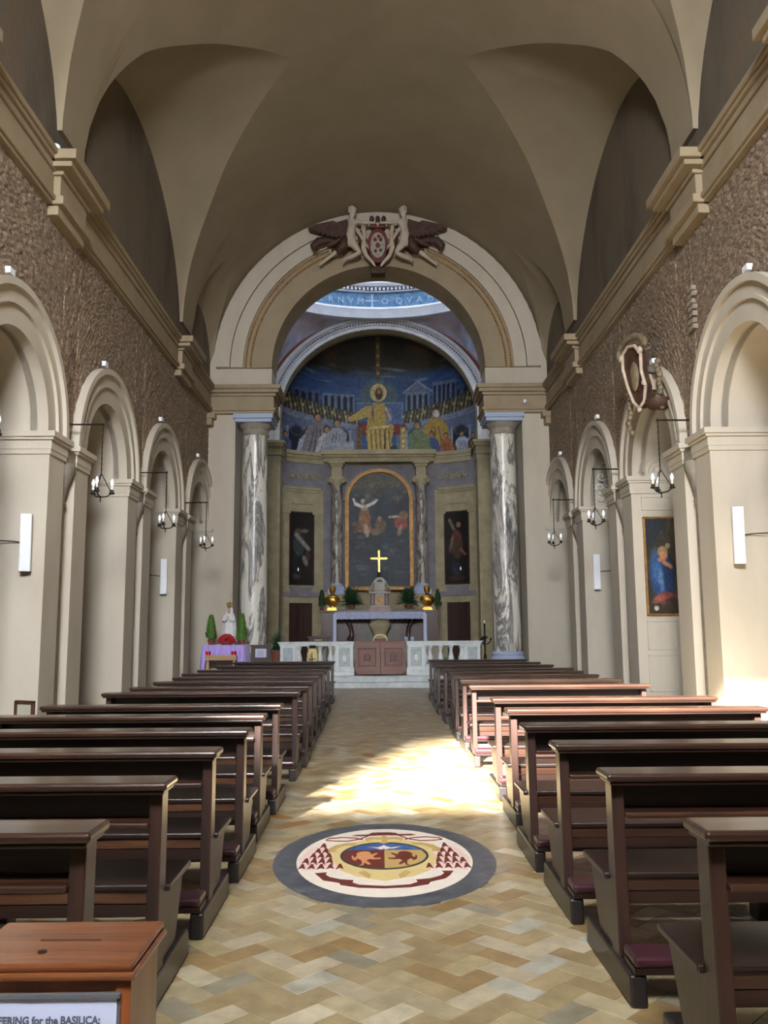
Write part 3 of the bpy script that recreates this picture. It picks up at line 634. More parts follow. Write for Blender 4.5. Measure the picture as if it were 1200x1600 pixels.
mo.poly([(-2.6, 8.5), (-1.0, 8.5), (-1.0, 9.1), (-1.9, 9.0)], (176, 180, 192)); mo.poly([(-2.0, 8.5), (-1.0, 8.5), (-1.3, 8.75)], (120, 44, 48))
mo.poly([(1.3, 8.5), (2.2, 8.5), (1.9, 9.3), (1.5, 9.4)], (126, 140, 96)); mo.ell(2.3, 10.1, 0.13, 0.17, (214, 214, 220))
mo.poly([(-0.85, 9.9), (0.95, 9.9), (0.95, 10.62), (-0.85, 10.62)], (84, 112, 166)); mo.line((-0.85, 10.62), (0.95, 10.62), 0.03, (150, 170, 200)); mo.line((0.95, 9.6), (0.95, 10.6), 0.03, (150, 170, 200))
for x in (-0.5, 0.75): mo.ell(x, 9.6, 0.42, 0.28, (126, 34, 40)); mo.ell(x, 9.62, 0.3, 0.16, (160, 52, 52), 0.7)
for x in (-0.78, 0.98):
    mo.poly([(x-0.11, 8.5), (x+0.11, 8.5), (x+0.11, 9.65), (x-0.11, 9.65)], (196, 170, 96) if x > 0 else (120, 96, 62))
    for k in range(5): mo.ell(x, 8.65+k*0.22, 0.06, 0.06, (240, 232, 200) if x > 0 else (90, 70, 60))
mo.poly([(0.1, 8.5), (0.85, 8.5), (0.7, 8.95), (0.3, 8.95)], (40, 70, 62)); mo.line((-0.1, 8.55), (0.5, 8.95), 0.05, (206, 196, 160))
mo.poly([(-0.42, 8.6), (0.4, 8.6), (0.62, 9.6), (0.45, 10.3), (0.2, 10.62), (-0.2, 10.62), (-0.4, 10.2), (-0.5, 9.5)], (206, 172, 86))
mo.poly([(-0.25, 10.5), (-0.35, 10.1), (-1.15, 9.85), (-1.1, 10.1), (-0.5, 10.5)], (214, 182, 96)); mo.ell(-1.15, 9.98, 0.1, 0.12, (206, 160, 120))
mo.poly([(0.25, 10.5), (0.5, 10.4), (0.62, 9.85), (0.3, 9.7)], (150, 140, 150)); mo.poly([(0.42, 9.8), (0.95, 9.75), (0.9, 10.05), (0.5, 10.05)], (96, 124, 184))
for k in range(10): mo.line((-0.35+k*0.09, 8.7+0.03*(k % 3)), (-0.4+k*0.09, 9.55), 0.022, (120, 86, 30) if k % 2 else (246, 222, 150))
mo.line((-0.35, 9.62), (0.4, 9.7), 0.05, (236, 216, 150)); mo.line((0.28, 10.45), (0.5, 9.95), 0.03, (236, 226, 200)); mo.line((-0.24, 10.5), (-0.2, 9.9), 0.03, (60, 76, 120)); mo.line((0.22, 8.8), (0.28, 9.6), 0.03, (60, 46, 30))
for x in (-0.15, 0.1): mo.line((x, 8.5), (x+0.02, 8.75), 0.07, (196, 150, 110))
mo.ell(0.0, 11.02, 0.34, 0.36, (240, 224, 168), soft=0.08); mo.ell(0, 11.02, 0.29, 0.31, (206, 178, 108), 0.6, soft=0.1)
mo.ell(0.02, 10.98, 0.17, 0.26, (58, 40, 32)); mo.ell(0.02, 11.05, 0.085, 0.13, (176, 130, 98)); mo.ell(0.02, 10.9, 0.08, 0.1, (66, 46, 36))
mo.noise(0.16, (70, 120), 3); mo.c *= 0.86
cvy = lambda x, z: 31.0+2.45*max(0.0, 1-(x/4.0)**2-max(0, z-9.0)**2/16.8)**0.35
mo.surface(lambda x, z: (CX+x, cvy(x, z), z), 'apse_mosaic', M['mosaic'], wall_apse, keep=lambda x, z: (x/4.0)**2+max(0, z-9.0)**2/16.8 < 1.0)
# vaulted strip closing the conch behind the arch
half_ring(MB(), fz, (CX, AZ-0.2), (AA+0.2, AB+0.35), (5, 4.4), 30.7, 31.6, 40).build('conch_arch', M['dark_void'], wall_apse, smooth=40)
mb = MB()
for s in (-1, 1): mb.box(CX+s*3.7, CX+s*4.4, 30.9, 33.2, -0.2, 9.3)
mb.build('apse_cheek', M['apse_stone'], wall_apse)
struct(MB().box(-5.5, 5.5, 33.6, 33.8, -0.3, 14), 'wall_outer_apse', M['dark_void'])
# ------------------------------------------------------------------ floor: herringbone stone tiles (300 nearest single, the rest one part)
RC, RA, RB = (0.03, 6.22), 0.765, 1.08
TW = 0.127; SQ = sqrt(0.5)
pal = [rgb(168, 150, 116), rgb(180, 164, 130), rgb(188, 174, 142), rgb(164, 144, 108), rgb(176, 162, 132), rgb(186, 173, 147), rgb(160, 134, 94), rgb(172, 154, 118), rgb(194, 182, 156), rgb(154, 146, 126), rgb(182, 166, 128), rgb(176, 157, 120)]
odd = [rgb(166, 122, 72), rgb(188, 184, 170), rgb(210, 198, 172), rgb(156, 128, 84)]
rng = random.Random(11); tiles = []
for i in range(-8, 142):
    for j in range(-20, 20):
        for kind in (0, 1):
            u0, v0 = i+2*j, i-2*j
            u1, v1 = (u0+2, v0+1) if kind == 0 else (u0+1, v0+3)
            if kind == 1: v0 += 1
            uc, vc = (u0+u1)/2*TW, (v0+v1)/2*TW
            x, y = (uc-vc)*SQ, (uc+vc)*SQ+0.02
            if not (-6.5 < x < 6.5 and -0.6 < y < 24.7): continue
            if abs(x) > 4.9 and not any(abs(y-a) < 1.5 for a in ARCHES): continue
            if ((x-RC[0])/RA)**2+((y-RC[1])/RB)**2 < 0.86: continue
            col = rng.choice(odd) if rng.random() < 0.13 else rng.choice(pal)
            tiles.append((x, y, kind, col))
def tile_shape(kind):
    hx, hy = (TW-0.0011, TW/2-0.0011) if kind == 0 else (TW/2-0.0011, TW-0.0011); e = 0.0012; p = []
    for q, z in ((0.0, -0.012), (0.0, -0.0012), (e, 0.0)):
        for sx, sy in ((-1, -1), (1, -1), (1, 1), (-1, 1)):
            u, v = sx*(hx-q), sy*(hy-q); p.append(((u-v)*SQ, (u+v)*SQ, z))
    f = [(8, 9, 10, 11)]+[(a+k, a+(k+1) % 4, a+4+(k+1) % 4, a+4+k) for a in (0, 4) for k in range(4)]
    return p, f
shapes = [tile_shape(0), tile_shape(1)]; tmesh = []
for p, f in shapes:
    me = bpy.data.meshes.new('floor_tile'); me.from_pydata(p, [], f); me.materials.append(M['tile']); tmesh.append(me)
def vis(t): return t[1] > 2.35 and abs(t[0]) < 0.42*t[1] and abs(t[0]) < 1.3 and t[1] < 7
near = sorted([t for t in tiles if vis(t)], key=lambda t: t[1])[:300]; ns = set(map(id, near))
for x, y, k, c in near:
    o = bpy.data.objects.new('tile', tmesh[k]); COL.objects.link(o); o.parent = floor; o.location = (x, y, rng.uniform(-0.0006, 0.0006)); o.color = c
V, Fc, Cl = [], [], []
for t in tiles:
    if id(t) in ns: continue
    x, y, k, c = t; p, f = shapes[k]; b = len(V); dz = rng.uniform(-0.0006, 0.0006)
    V.extend((x+a, y+bb, z+dz) for a, bb, z in p); Fc.extend(tuple(b+i for i in q) for q in f); Cl.extend([c]*len(p))
me = bpy.data.meshes.new('tile_paving'); me.from_pydata(V, [], Fc); me.materials.append(M['tile_far'])
me.color_attributes.new('Col', 'FLOAT_COLOR', 'POINT').data.foreach_set('color', np.array(Cl, np.float32).ravel())
o = bpy.data.objects.new('tile_paving', me); COL.objects.link(o); o.parent = floor; o['kind'] = 'stuff'

# ------------------------------------------------------------------ floor roundel (stone inlay)
rd = thing('floor_roundel', 'oval inlaid marble coat of arms with dark grey border in the aisle floor', 'floor inlay', (RC[0], RC[1], 0))
def inlay(pts, mat, z, name):
    n = len(pts); mb = MB()
    mb.prism(pts, lambda x, y: (x, y, -0.004), lambda x, y: (x, y, z)); return mb.build(name, M[mat], rd)
def oval(a, b, cx=0, cy=0, n=64, t0=0, t1=2*PI): return [(cx+a*cos(t0+(t1-t0)*i/n), cy+b*sin(t0+(t1-t0)*i/n)) for i in range(n if abs(t1-t0-2*PI) < 1e-6 else n+1)]
def ringp(mb, a0, b0, a1, b1, z, n=72):
    P = [[(a0*cos(2*PI*i/n), b0*sin(2*PI*i/n), z), (a1*cos(2*PI*i/n), b1*sin(2*PI*i/n), z)] for i in range(n+1)]; return mb.grid(P)
inlay(oval(RA, RB), 'inl_dark', 0.0008, 'border'); inlay(oval(0.605, 0.885), 'inl_white', 0.0016, 'field')
# image of roundel: y axis is depth (far = up); unit map from photo crop: x in -0.6..0.6, y in -0.88..0.88
def rp(px, py): return ((px-592)/400*0.575, (238-py)/170*0.84)  # crop pixels -> inlay metres
def poly(pts, mat, z, name): return inlay([rp(*p) for p in pts], mat, z, name)
poly([(330, 200), (340, 160), (420, 150), (500, 130), (560, 110), (640, 110), (700, 130), (770, 145), (850, 160), (860, 195), (830, 200), (845, 250), (800, 300), (720, 330), (592, 350), (470, 330), (390, 300), (345, 250)], 'inl_yellow', 0.0022, 'cartouche')
for sgn in (-1, 1):
    q = lambda px: 592+sgn*(px-592)
    poly([(q(300), 190), (q(345), 165), (q(400), 150), (q(450), 150), (q(445), 163), (q(390), 166), (q(350), 185), (q(355), 200), (q(320), 204)], 'inl_gold', 0.0028, 'scroll')
    poly([(q(500), 330), (q(470), 310), (q(500), 300), (q(530), 320), (q(525), 338)], 'inl_gold', 0.0028, 'scroll')
    poly([(q(490), 120), (q(520), 112), (q(580), 118), (q(575), 130), (q(540), 126), (q(500), 138)], 'inl_gold', 0.0028, 'scroll')
    # tassels: triangular field with hanging tufts and cords
    poly([(q(285), 152), (q(300), 175), (q(395), 270), (q(400), 288), (q(210), 300), (q(180), 240), (q(215), 190)], 'inl_pink', 0.0019, 'tassel_field')
    for r, row in enumerate(((1, 283, 165), (2, 262, 195), (3, 245, 222), (4, 225, 250), (5, 215, 280))):
        n, x0, y = row
        for i in range(n):
            x = x0+i*(38 if r < 4 else 44)+(0 if r < 3 else -8); x = min(x, 395)
            poly([(q(x-5), y-14), (q(x+5), y-14), (q(x+19), y+12), (q(x), y+6), (q(x-17), y+14)], 'inl_maroon', 0.0028, 'tassel')
            if r < 4: poly([(q(x-2), y+6), (q(x+4), y+6), (q(x+22), y+18), (q(x+16), y+20)], 'inl_maroon', 0.0026, 'cord')
    mbc = MB(); cord = [rp(q(a), b) for a, b in ((520, 100), (460, 128), (400, 140), (330, 138), (288, 132), (300, 122), (370, 116), (440, 120), (480, 130))]
    mbc.tube([(x, y, 0.002) for x, y in cord], 0.006, 6); mbc.build('hat_cord', M['inl_maroon'], rd)
poly([(420, 104), (440, 97), (510, 95), (525, 85), (560, 82), (625, 82), (655, 86), (670, 95), (740, 93), (765, 100), (740, 104), (660, 104), (600, 101), (540, 104), (470, 106)], 'inl_maroon', 0.003, 'hat')
poly([(581, 100), (605, 100), (608, 150), (578, 150)], 'inl_gold', 0.003, 'cross_staff')
shield = [(592+210*cos(t)*(1 if True else 1), 222-72*sin(t)) for t in [2*PI*i/48 for i in range(48)]]
shield = [(x, y+(8 if abs(x-592) < 12 and y < 160 else 0)) for x, y in shield]
inlay([rp(592+(x-592)*1.03, 222+(y-222)*1.05) for x, y in shield], 'inl_green', 0.003, 'shield_rim')
up = [p for p in [(592+204*cos(t), 222-68*sin(t)) for t in [PI*i/40 for i in range(41)]]]
cut = [(592+204*sqrt(max(0, 1-(28/68)**2)), 194)]
top = [(x, y) for x, y in up if y <= 194]; top = [(592+185, 194)]+top+[(592-185, 194)]
poly(top, 'inl_blue', 0.0036, 'shield_chief')
low = [(592+204*cos(t), 222-68*sin(t)) for t in [PI+PI*i/40 for i in range(41)]]
lo_l = [(592-185, 194)]+[p for p in low if p[0] <= 592]+[(592, 290), (592, 194)]
lo_r = [(592, 194), (592, 290)]+[p for p in low if p[0] >= 592]+[(592+185, 194)]
poly(lo_l, 'inl_maroon', 0.0036, 'shield_quarter'); poly(lo_r, 'inl_gold', 0.0036, 'shield_quarter')
poly([(505, 174), (560, 179), (578, 172), (590, 164), (602, 172), (625, 180), (680, 172), (640, 186), (612, 186), (602, 191), (590, 186), (575, 191), (560, 186)], 'inl_white', 0.0042, 'dove')
lion = [(470, 205), (500, 200), (520, 206), (528, 220), (552, 210), (560, 214), (535, 230), (545, 238), (575, 236), (572, 244), (540, 246), (520, 244), (505, 252), (520, 262), (528, 272), (512, 272), (498, 262), (492, 276), (472, 278), (486, 268), (482, 250), (462, 240), (455, 252), (438, 246), (432, 228), (440, 222), (446, 238), (458, 226), (455, 214)]
poly(lion, 'inl_peach', 0.0042, 'lion'); poly([(592+592-x+0, y) for x, y in lion], 'inl_maroon', 0.0042, 'lion')
rib = [(275, 312), (330, 308), (325, 318), (345, 330), (400, 342), (455, 345), (450, 355), (480, 366), (592, 372), (700, 366), (735, 355), (728, 345), (790, 340), (840, 328), (860, 316), (852, 305), (905, 305), (885, 325), (860, 340), (790, 355), (780, 366), (700, 378), (592, 382), (480, 378), (400, 366), (392, 356), (320, 345), (300, 330)]
poly(rib, 'inl_maroon', 0.003, 'motto_ribbon')

# ------------------------------------------------------------------ pews
def make_pew(L=2.08):
    root = bpy.data.objects.new('pew', None); COL.objects.link(root); root.empty_display_size = 0.1
    h = L/2
    MB().box(-h-0.035, h+0.035, -0.13, 0.09, 0.885, 0.92).build('book_ledge', M['wood_top'], root, bevel=0.012)
    MB().box(-h-0.02, h+0.02, -0.115, 0.075, 0.868, 0.886).build('ledge_moulding', M['wood'], root, bevel=0.006)
    MB().box(-h+0.05, h-0.05, 0.035, 0.055, 0.745, 0.87).build('back_board', M['wood'], root)
    MB().box(-h+0.05, h-0.05, -0.085, 0.06, 0.722, 0.748).build('book_shelf', M['wood_top'], root, bevel=0.008)
    for s in (-1, 1):
        x0, x1 = s*h, s*(h-0.055)
        m = MB()
        m.hexa([(min(x0, x1), -0.07, 0.10), (max(x0, x1), -0.07, 0.10), (max(x0, x1), 0.05, 0.10), (min(x0, x1), 0.05, 0.10), (min(x0, x1), -0.05, 0.87), (max(x0, x1), -0.05, 0.87), (max(x0, x1), 0.06, 0.87), (min(x0, x1), 0.06, 0.87)])
        m.build('post', M['wood_v'], root, bevel=0.006)
        xa, xb = s*(h-0.012), s*(h-0.045); a, b = min(xa, xb), max(xa, xb)
        MB().hexa([(a, 0.03, 0.10), (b, 0.03, 0.10), (b, 0.30, 0.10), (a, 0.30, 0.10), (a, 0.03, 0.43), (b, 0.03, 0.43), (b, 0.46, 0.43), (a, 0.46, 0.43)]).build('end_panel', M['wood_v'], root, bevel=0.004)
        a, b = min(s*(h+0.008), s*(h-0.065)), max(s*(h+0.008), s*(h-0.065))
        MB().hexa([(a, -0.26, 0.0), (b, -0.26, 0.0), (b, 0.52, 0.0), (a, 0.52, 0.0), (a, -0.25, 0.13), (b, -0.25, 0.13), (b, 0.50, 0.135), (a, 0.50, 0.135)]).build('foot', M['wood_black'], root, bevel=0.012)
    MB().box(-h-0.02, h+0.02, 0.055, 0.48, 0.428, 0.458).build('seat', M['wood'], root, bevel=0.008)
    MB().box(-h+0.05, h-0.05, 0.07, 0.095, 0.375, 0.428).build('seat_board', M['wood_top'], root)
    MB().box(-h+0.05, h-0.05, 0.075, 0.10, 0.315, 0.368).build('seat_board', M['wood'], root)
    MB().box(-0.05, 0.05, 0.12, 0.36, 0.0, 0.428).build('centre_leg', M['wood_black'], root, bevel=0.01)
    MB().box(-0.04, 0.04, -0.25, -0.12, 0.0, 0.135).build('kneeler_foot', M['wood_black'], root, bevel=0.008)
    MB().box(-h+0.01, h-0.01, -0.262, -0.10, 0.132, 0.16).build('kneeler_board', M['wood'], root)
    MB().box(-h+0.01, h-0.01, -0.268, -0.095, 0.16, 0.205).build('kneeler_pad', M['leather'], root, bevel=0.014)
    return root
proto = make_pew()
ORD = ['first', 'second', 'third', 'fourth', 'fifth', 'sixth', 'seventh', 'eighth', 'ninth', 'tenth', 'eleventh', 'twelfth', 'thirteenth', 'fourteenth']
LY = [3.0, 3.92, 4.9, 5.9, 6.94, 7.93, 9.6, 10.55, 11.75, 12.9, 14.1, 15.4, 17.2, 19.5]
LXE = [-0.93, -0.91, -0.88, -0.86, -0.89, -0.87, -0.86, -0.83, -0.86, -0.88, -0.89, -0.91, -0.94, -0.98]
RY = [2.95, 4.05, 5.08, 6.08, 7.3, 8.45, 10.45, 11.7, 12.88, 14.05, 15.15, 16.8, 18.25, 20.1]
RXE = [1.03, 1.01, 0.99, 0.98, 1.05, 1.08, 1.07, 1.08, 1.08, 1.13, 1.09, 1.08, 1.10, 1.13]
first = True
for side, Y, E_, s in (('left', LY, LXE, -1), ('right', RY, RXE, 1)):
    for k, (y, xe) in enumerate(zip(Y, E_)):
        o = proto if first else dup(proto); first = False
        o.location = (xe+s*1.075, y, 0)
        if k > 9: o.scale.x = 1.06; o.location.x = xe+s*1.075*1.06
        where = f'{ORD[k]} pew from the camera, {side} of the aisle'
        if k == 0 and s < 0: where = f'nearest pew {side} of the aisle, just behind the offering box'
        elif k == 0: where = f'nearest pew {side} of the aisle'
        elif k == 13: where = f'front pew {side} of the aisle, closest to the altar steps'
        extra = {('right', 6): 'sunlit ', ('right', 7): 'sunlit '}.get((side, k), '')
        tag(o, f'{extra}dark wooden kneeler bench, {where}', 'pew', 'dark wooden pews along the aisle')

# ------------------------------------------------------------------ offering box and its sign
ob = thing('offering_box', 'polished reddish wood offering box with coin slot beside the nearest pew', 'offering box', (-0.565, 1.655, 0))
MB().box(-0.145, 0.138, -0.095, 0.095, 0.0, 0.972).build('body', M['wood_red_v'], ob, bevel=0.005)
MB().box(-0.165, 0.15, -0.115, 0.115, 0.972, 0.985).build('lid', M['wood_red'], ob, bevel=0.005)
MB().box(-0.16, 0.145, -0.11, 0.112, 0.985, 0.998).build('lid_top', M['wood_red'], ob, bevel=0.005)
MB().box(-0.055, 0.055, 0.005, 0.011, 0.997, 0.9986).build('coin_slot', M['wood_gate_dark'], ob)
MB().lathe([(0.008, 0), (0.008, 0.0015), (0.003, 0.002)], (-0.03, -0.05, 0.998), 14).build('keyhole', M['iron'], ob)
MB().box(0.116, 0.141, -0.1, -0.09, 0.0, 0.971).build('corner_post', M['wood_red_v'], ob)
sg = thing('offering_sign', 'white printed offering sign in a clear holder on the box front', 'sign', (-0.565, 1.548, 0.82))
MB().box(-0.14, 0.12, 0.0, 0.002, -0.15, 0.123).build('sheet', M['paper'], sg)
MB().box(-0.142, 0.126, 0.002, 0.006, -0.155, 0.13).build('backing', M['perspex'], sg, bevel=0.001)
MB().box(-0.142, 0.126, -0.006, 0.006, 0.124, 0.131).build('holder_edge', M['perspex'], sg, bevel=0.001)
for b, z in (('OFFERING for the BASILICA:', 0.083),):
    t = text_mesh(b, 0.0175, 0.0004, M['ink'], 'lettering', sg, 'LEFT', 0.0006); t.location = (-0.098, -0.0006, z); t.rotation_euler = (PI/2, 0, 0)
    w = max(v.co.x for v in t.data.vertices); t.scale.x = 0.191/w

# ------------------------------------------------------------------ wall lanterns with three candle bulbs
def make_lantern():
    r = bpy.data.objects.new('wall_lantern', None); COL.objects.link(r); r.empty_display_size = 0.1
    # origin on the wall at bracket height, local +x points into the nave
    MB().box(-0.02, 0.02, -0.02, 0.02, -0.42, 0.05).build('wall_plate', M['iron'], r)
    MB().tube([(0, 0, 0), (0.54, 0, 0), (0.56, 0, -0.02)], 0.014, 8).ball((0.55, 0, 0), 0.025, n=8, m=6).build('bracket_arm', M['iron'], r)
    ch = MB(); z = -0.03
    while z > -0.74:
        ch.tube([(0.55, 0, z), (0.55, 0, z-0.07)], 0.0085, 6); ch.ball((0.55, 0, z-0.075), 0.014, n=6, m=4); z -= 0.085
    ch.build('chain', M['iron'], r)
    hp = (0.55, 0, -0.76); rr = 0.165; zr = -1.05
    for k in range(3):
        a = 2*PI*k/3+0.5; e = (0.55+rr*cos(a), rr*sin(a), zr)
        MB().tube([hp, ((hp[0]+e[0])/2, e[1]/2, (hp[2]+zr)/2), (e[0], e[1], zr-0.01)], 0.007, 6).tube([e, (0.55+rr*0.6*cos(a), rr*0.6*sin(a), zr-0.055), (0.55, 0, zr-0.07)], 0.011, 6).build('arm', M['iron'], r)
        MB().lathe([(0.02, -0.02), (0.042, -0.012), (0.045, 0.0), (0.03, 0.012), (0.028, 0.05)], e, 12).build('candle_cup', M['iron'], r)
        MB().lathe([(0.017, 0.045), (0.017, 0.10), (0.012, 0.105)], e, 10).build('candle_sleeve', M['candle'], r)
        MB().lathe([(0.011, 0.105), (0.022, 0.13), (0.026, 0.155), (0.02, 0.185), (0.006, 0.215), (0.001, 0.222)], e, 12).build('bulb', M['glass_bulb'], r, smooth=60)
    MB().lathe([(0.004, -0.15), (0.012, -0.12), (0.006, -0.10), (0.018, -0.08), (0.012, -0.05)], (0.55, 0, zr), 8).build('finial', M['iron'], r)
    return r
lan = make_lantern(); firstl = True
for s, y, rot, txt in ((-1, 12.78, 0, 'first pier visible on the left'), (-1, 16.75, 0.9, 'second left pier'), (-1, 20.7, 0.25, 'left pier nearest the altar'), (-1, 8.85, 0.5, 'cut by the photo edge'),
                       (1, 12.7, 0.35, 'pier before the framed painting'), (1, 16.65, 0.75, 'pier beyond the framed painting'), (1, 20.6, 0.1, 'right pier nearest the altar')):
    o = lan if firstl else dup(lan); firstl = False
    o.location = (CX+s*(BK-0.02), y, 4.72); o.rotation_euler = (0, 0, 0 if s < 0 else PI)
    tag(o, f'black iron lantern with three candle bulbs, {txt}', 'lantern', 'iron wall lanterns on the piers')

# ------------------------------------------------------------------ column loudspeakers
for s, x, y, z, txt in ((-1, -4.92, 11.9, 2.83, 'left arch jamb nearest the camera'), (-1, -4.93, 19.68, 2.86, 'left arch jamb near the altar'), (1, 5.06, 11.92, 2.87, 'bright right arch jamb near the camera'), (1, 5.03, 19.68, 2.9, 'right arch jamb beyond the painting')):
    t = thing('column_speaker', f'slim white column loudspeaker on the {txt}', 'speaker', (x, ARCHES[2]+1.12 if y < 15 else ARCHES[4]+1.12, z), 0, 'white column speakers')
    t.rotation_euler = (rad(4), 0, -s*rad(12))
    MB().box(-0.075, 0.075, -0.17, -0.06, -0.4, 0.4).build('cabinet', M['white'], t, bevel=0.008)
    MB().box(-0.06, 0.06, -0.178, -0.168, -0.38, 0.38).build('grille', M['white'], t, bevel=0.003)
    MB().box(-0.07, 0.07, -0.165, -0.065, -0.408, -0.399).build('base_cap', M['iron'], t)
    MB().box(-0.02, 0.02, -0.08, 0.04, -0.04, 0.04).build('mount', M['iron'], t)
    MB().tube([(0, -0.02, 0), (s*0.2, 0.0, 0.02), (s*0.55, -0.02, 0.03)], 0.008, 6).build('cable', M['iron'], t)

# ------------------------------------------------------------------ spotlights on arch crowns and cornice lamps
nm = ['nearest visible', 'second', 'third', 'fourth']
for s in (-1, 1):
    for k, yc in enumerate(ARCHES[2:]):
        t = thing('spotlight', f'small white spotlight on top of the {nm[k]} {"left" if s < 0 else "right"} arch', 'spotlight', (CX+s*(BK+0.02), yc-0.35, ZS+1.72), 0, 'spotlights on the arch crowns')
        MB().box(-0.06-s*0.03, 0.06-s*0.03, -0.08, 0.08, 0.0, 0.09).build('housing', M['white'], t, bevel=0.01)
        MB().tube([(s*0.01, 0, 0.09), (s*0.0, 0.0, 0.14), (s*0.06, 0.03, 0.2)], 0.012, 6).build('bracket', M['iron'], t)
for s, y, z, txt in ((-1, 11.72, 8.46, 'the near left cornice block'), (-1, 19.6, 8.46, 'the far left cornice block'), (1, 19.7, 8.46, 'the far right cornice block')):
    big = y < 15; r = 0.075 if big else 0.05
    t = thing('globe_lamp', f'small round white lamp standing on {txt}', 'lamp', (CX+s*(FR+0.02), y, z), 0, 'white lamps on the cornice')
    MB().lathe([(0.05, 0), (0.05, 0.03), (0.015, 0.04), (0.015, 0.07)], (0, 0, 0), 12).build('base', M['white'], t)
    MB().ball((0, 0, 0.07+r), r, r*0.6, r).build('head', M['white'], t, smooth=60)
t = thing('globe_lamp', 'small round white lamp on the right impost of the big arch', 'lamp', (4.14, 23.47, 7.95))
MB().tube([(0, 0.03, 0), (0, -0.04, 0)], 0.02, 8).build('base', M['white'], t); MB().ball((0, -0.08, 0), 0.06).build('head', M['white'], t, smooth=60)

# ------------------------------------------------------------------ marble columns of the triumphal arch
for s in (-1, 1):
    t = thing('marble_column', f'tall grey-veined white marble column {"left" if s < 0 else "right"} of the altar arch', 'column', (CX+s*3.53, 24.0, 0), 0 if s < 0 else 2.2, 'veined columns of the altar arch')
    MB().box(-0.5, 0.5, -0.5, 0.5, 0, 0.72).build('pedestal', M['stone'], t, bevel=0.02).rotation_euler = (0, 0, 0 if s < 0 else -2.2)
    MB().lathe([(0.5, 0.72), (0.5, 0.80), (0.46, 0.86), (0.42, 0.89), (0.45, 0.95), (0.43, 1.0), (0.4, 1.02)], (0, 0, 0), 32).build('base', M['pale_blue_stone'], t, smooth=40)
    MB().lathe([(0.375, 1.02), (0.385, 2.2), (0.375, 4.0), (0.36, 6.0), (0.345, 7.05), (0.36, 7.1)], (0, 0, 0), 40).build('shaft', M['marble'], t, smooth=40)
    MB().lathe([(0.36, 7.1), (0.39, 7.13), (0.36, 7.17), (0.36, 7.28), (0.40, 7.31), (0.46, 7.4), (0.48, 7.43)], (0, 0, 0), 32).build('capital', M['stone'], t, smooth=40)
    b = MB().box(-0.52, 0.52, -0.52, 0.52, 7.43, 7.53).box(-0.56, 0.56, -0.56, 0.56, 7.53, 7.66).build('abacus', M['pale_blue_stone'], t, bevel=0.012); b.rotation_euler = (0, 0, 0 if s < 0 else -2.2)

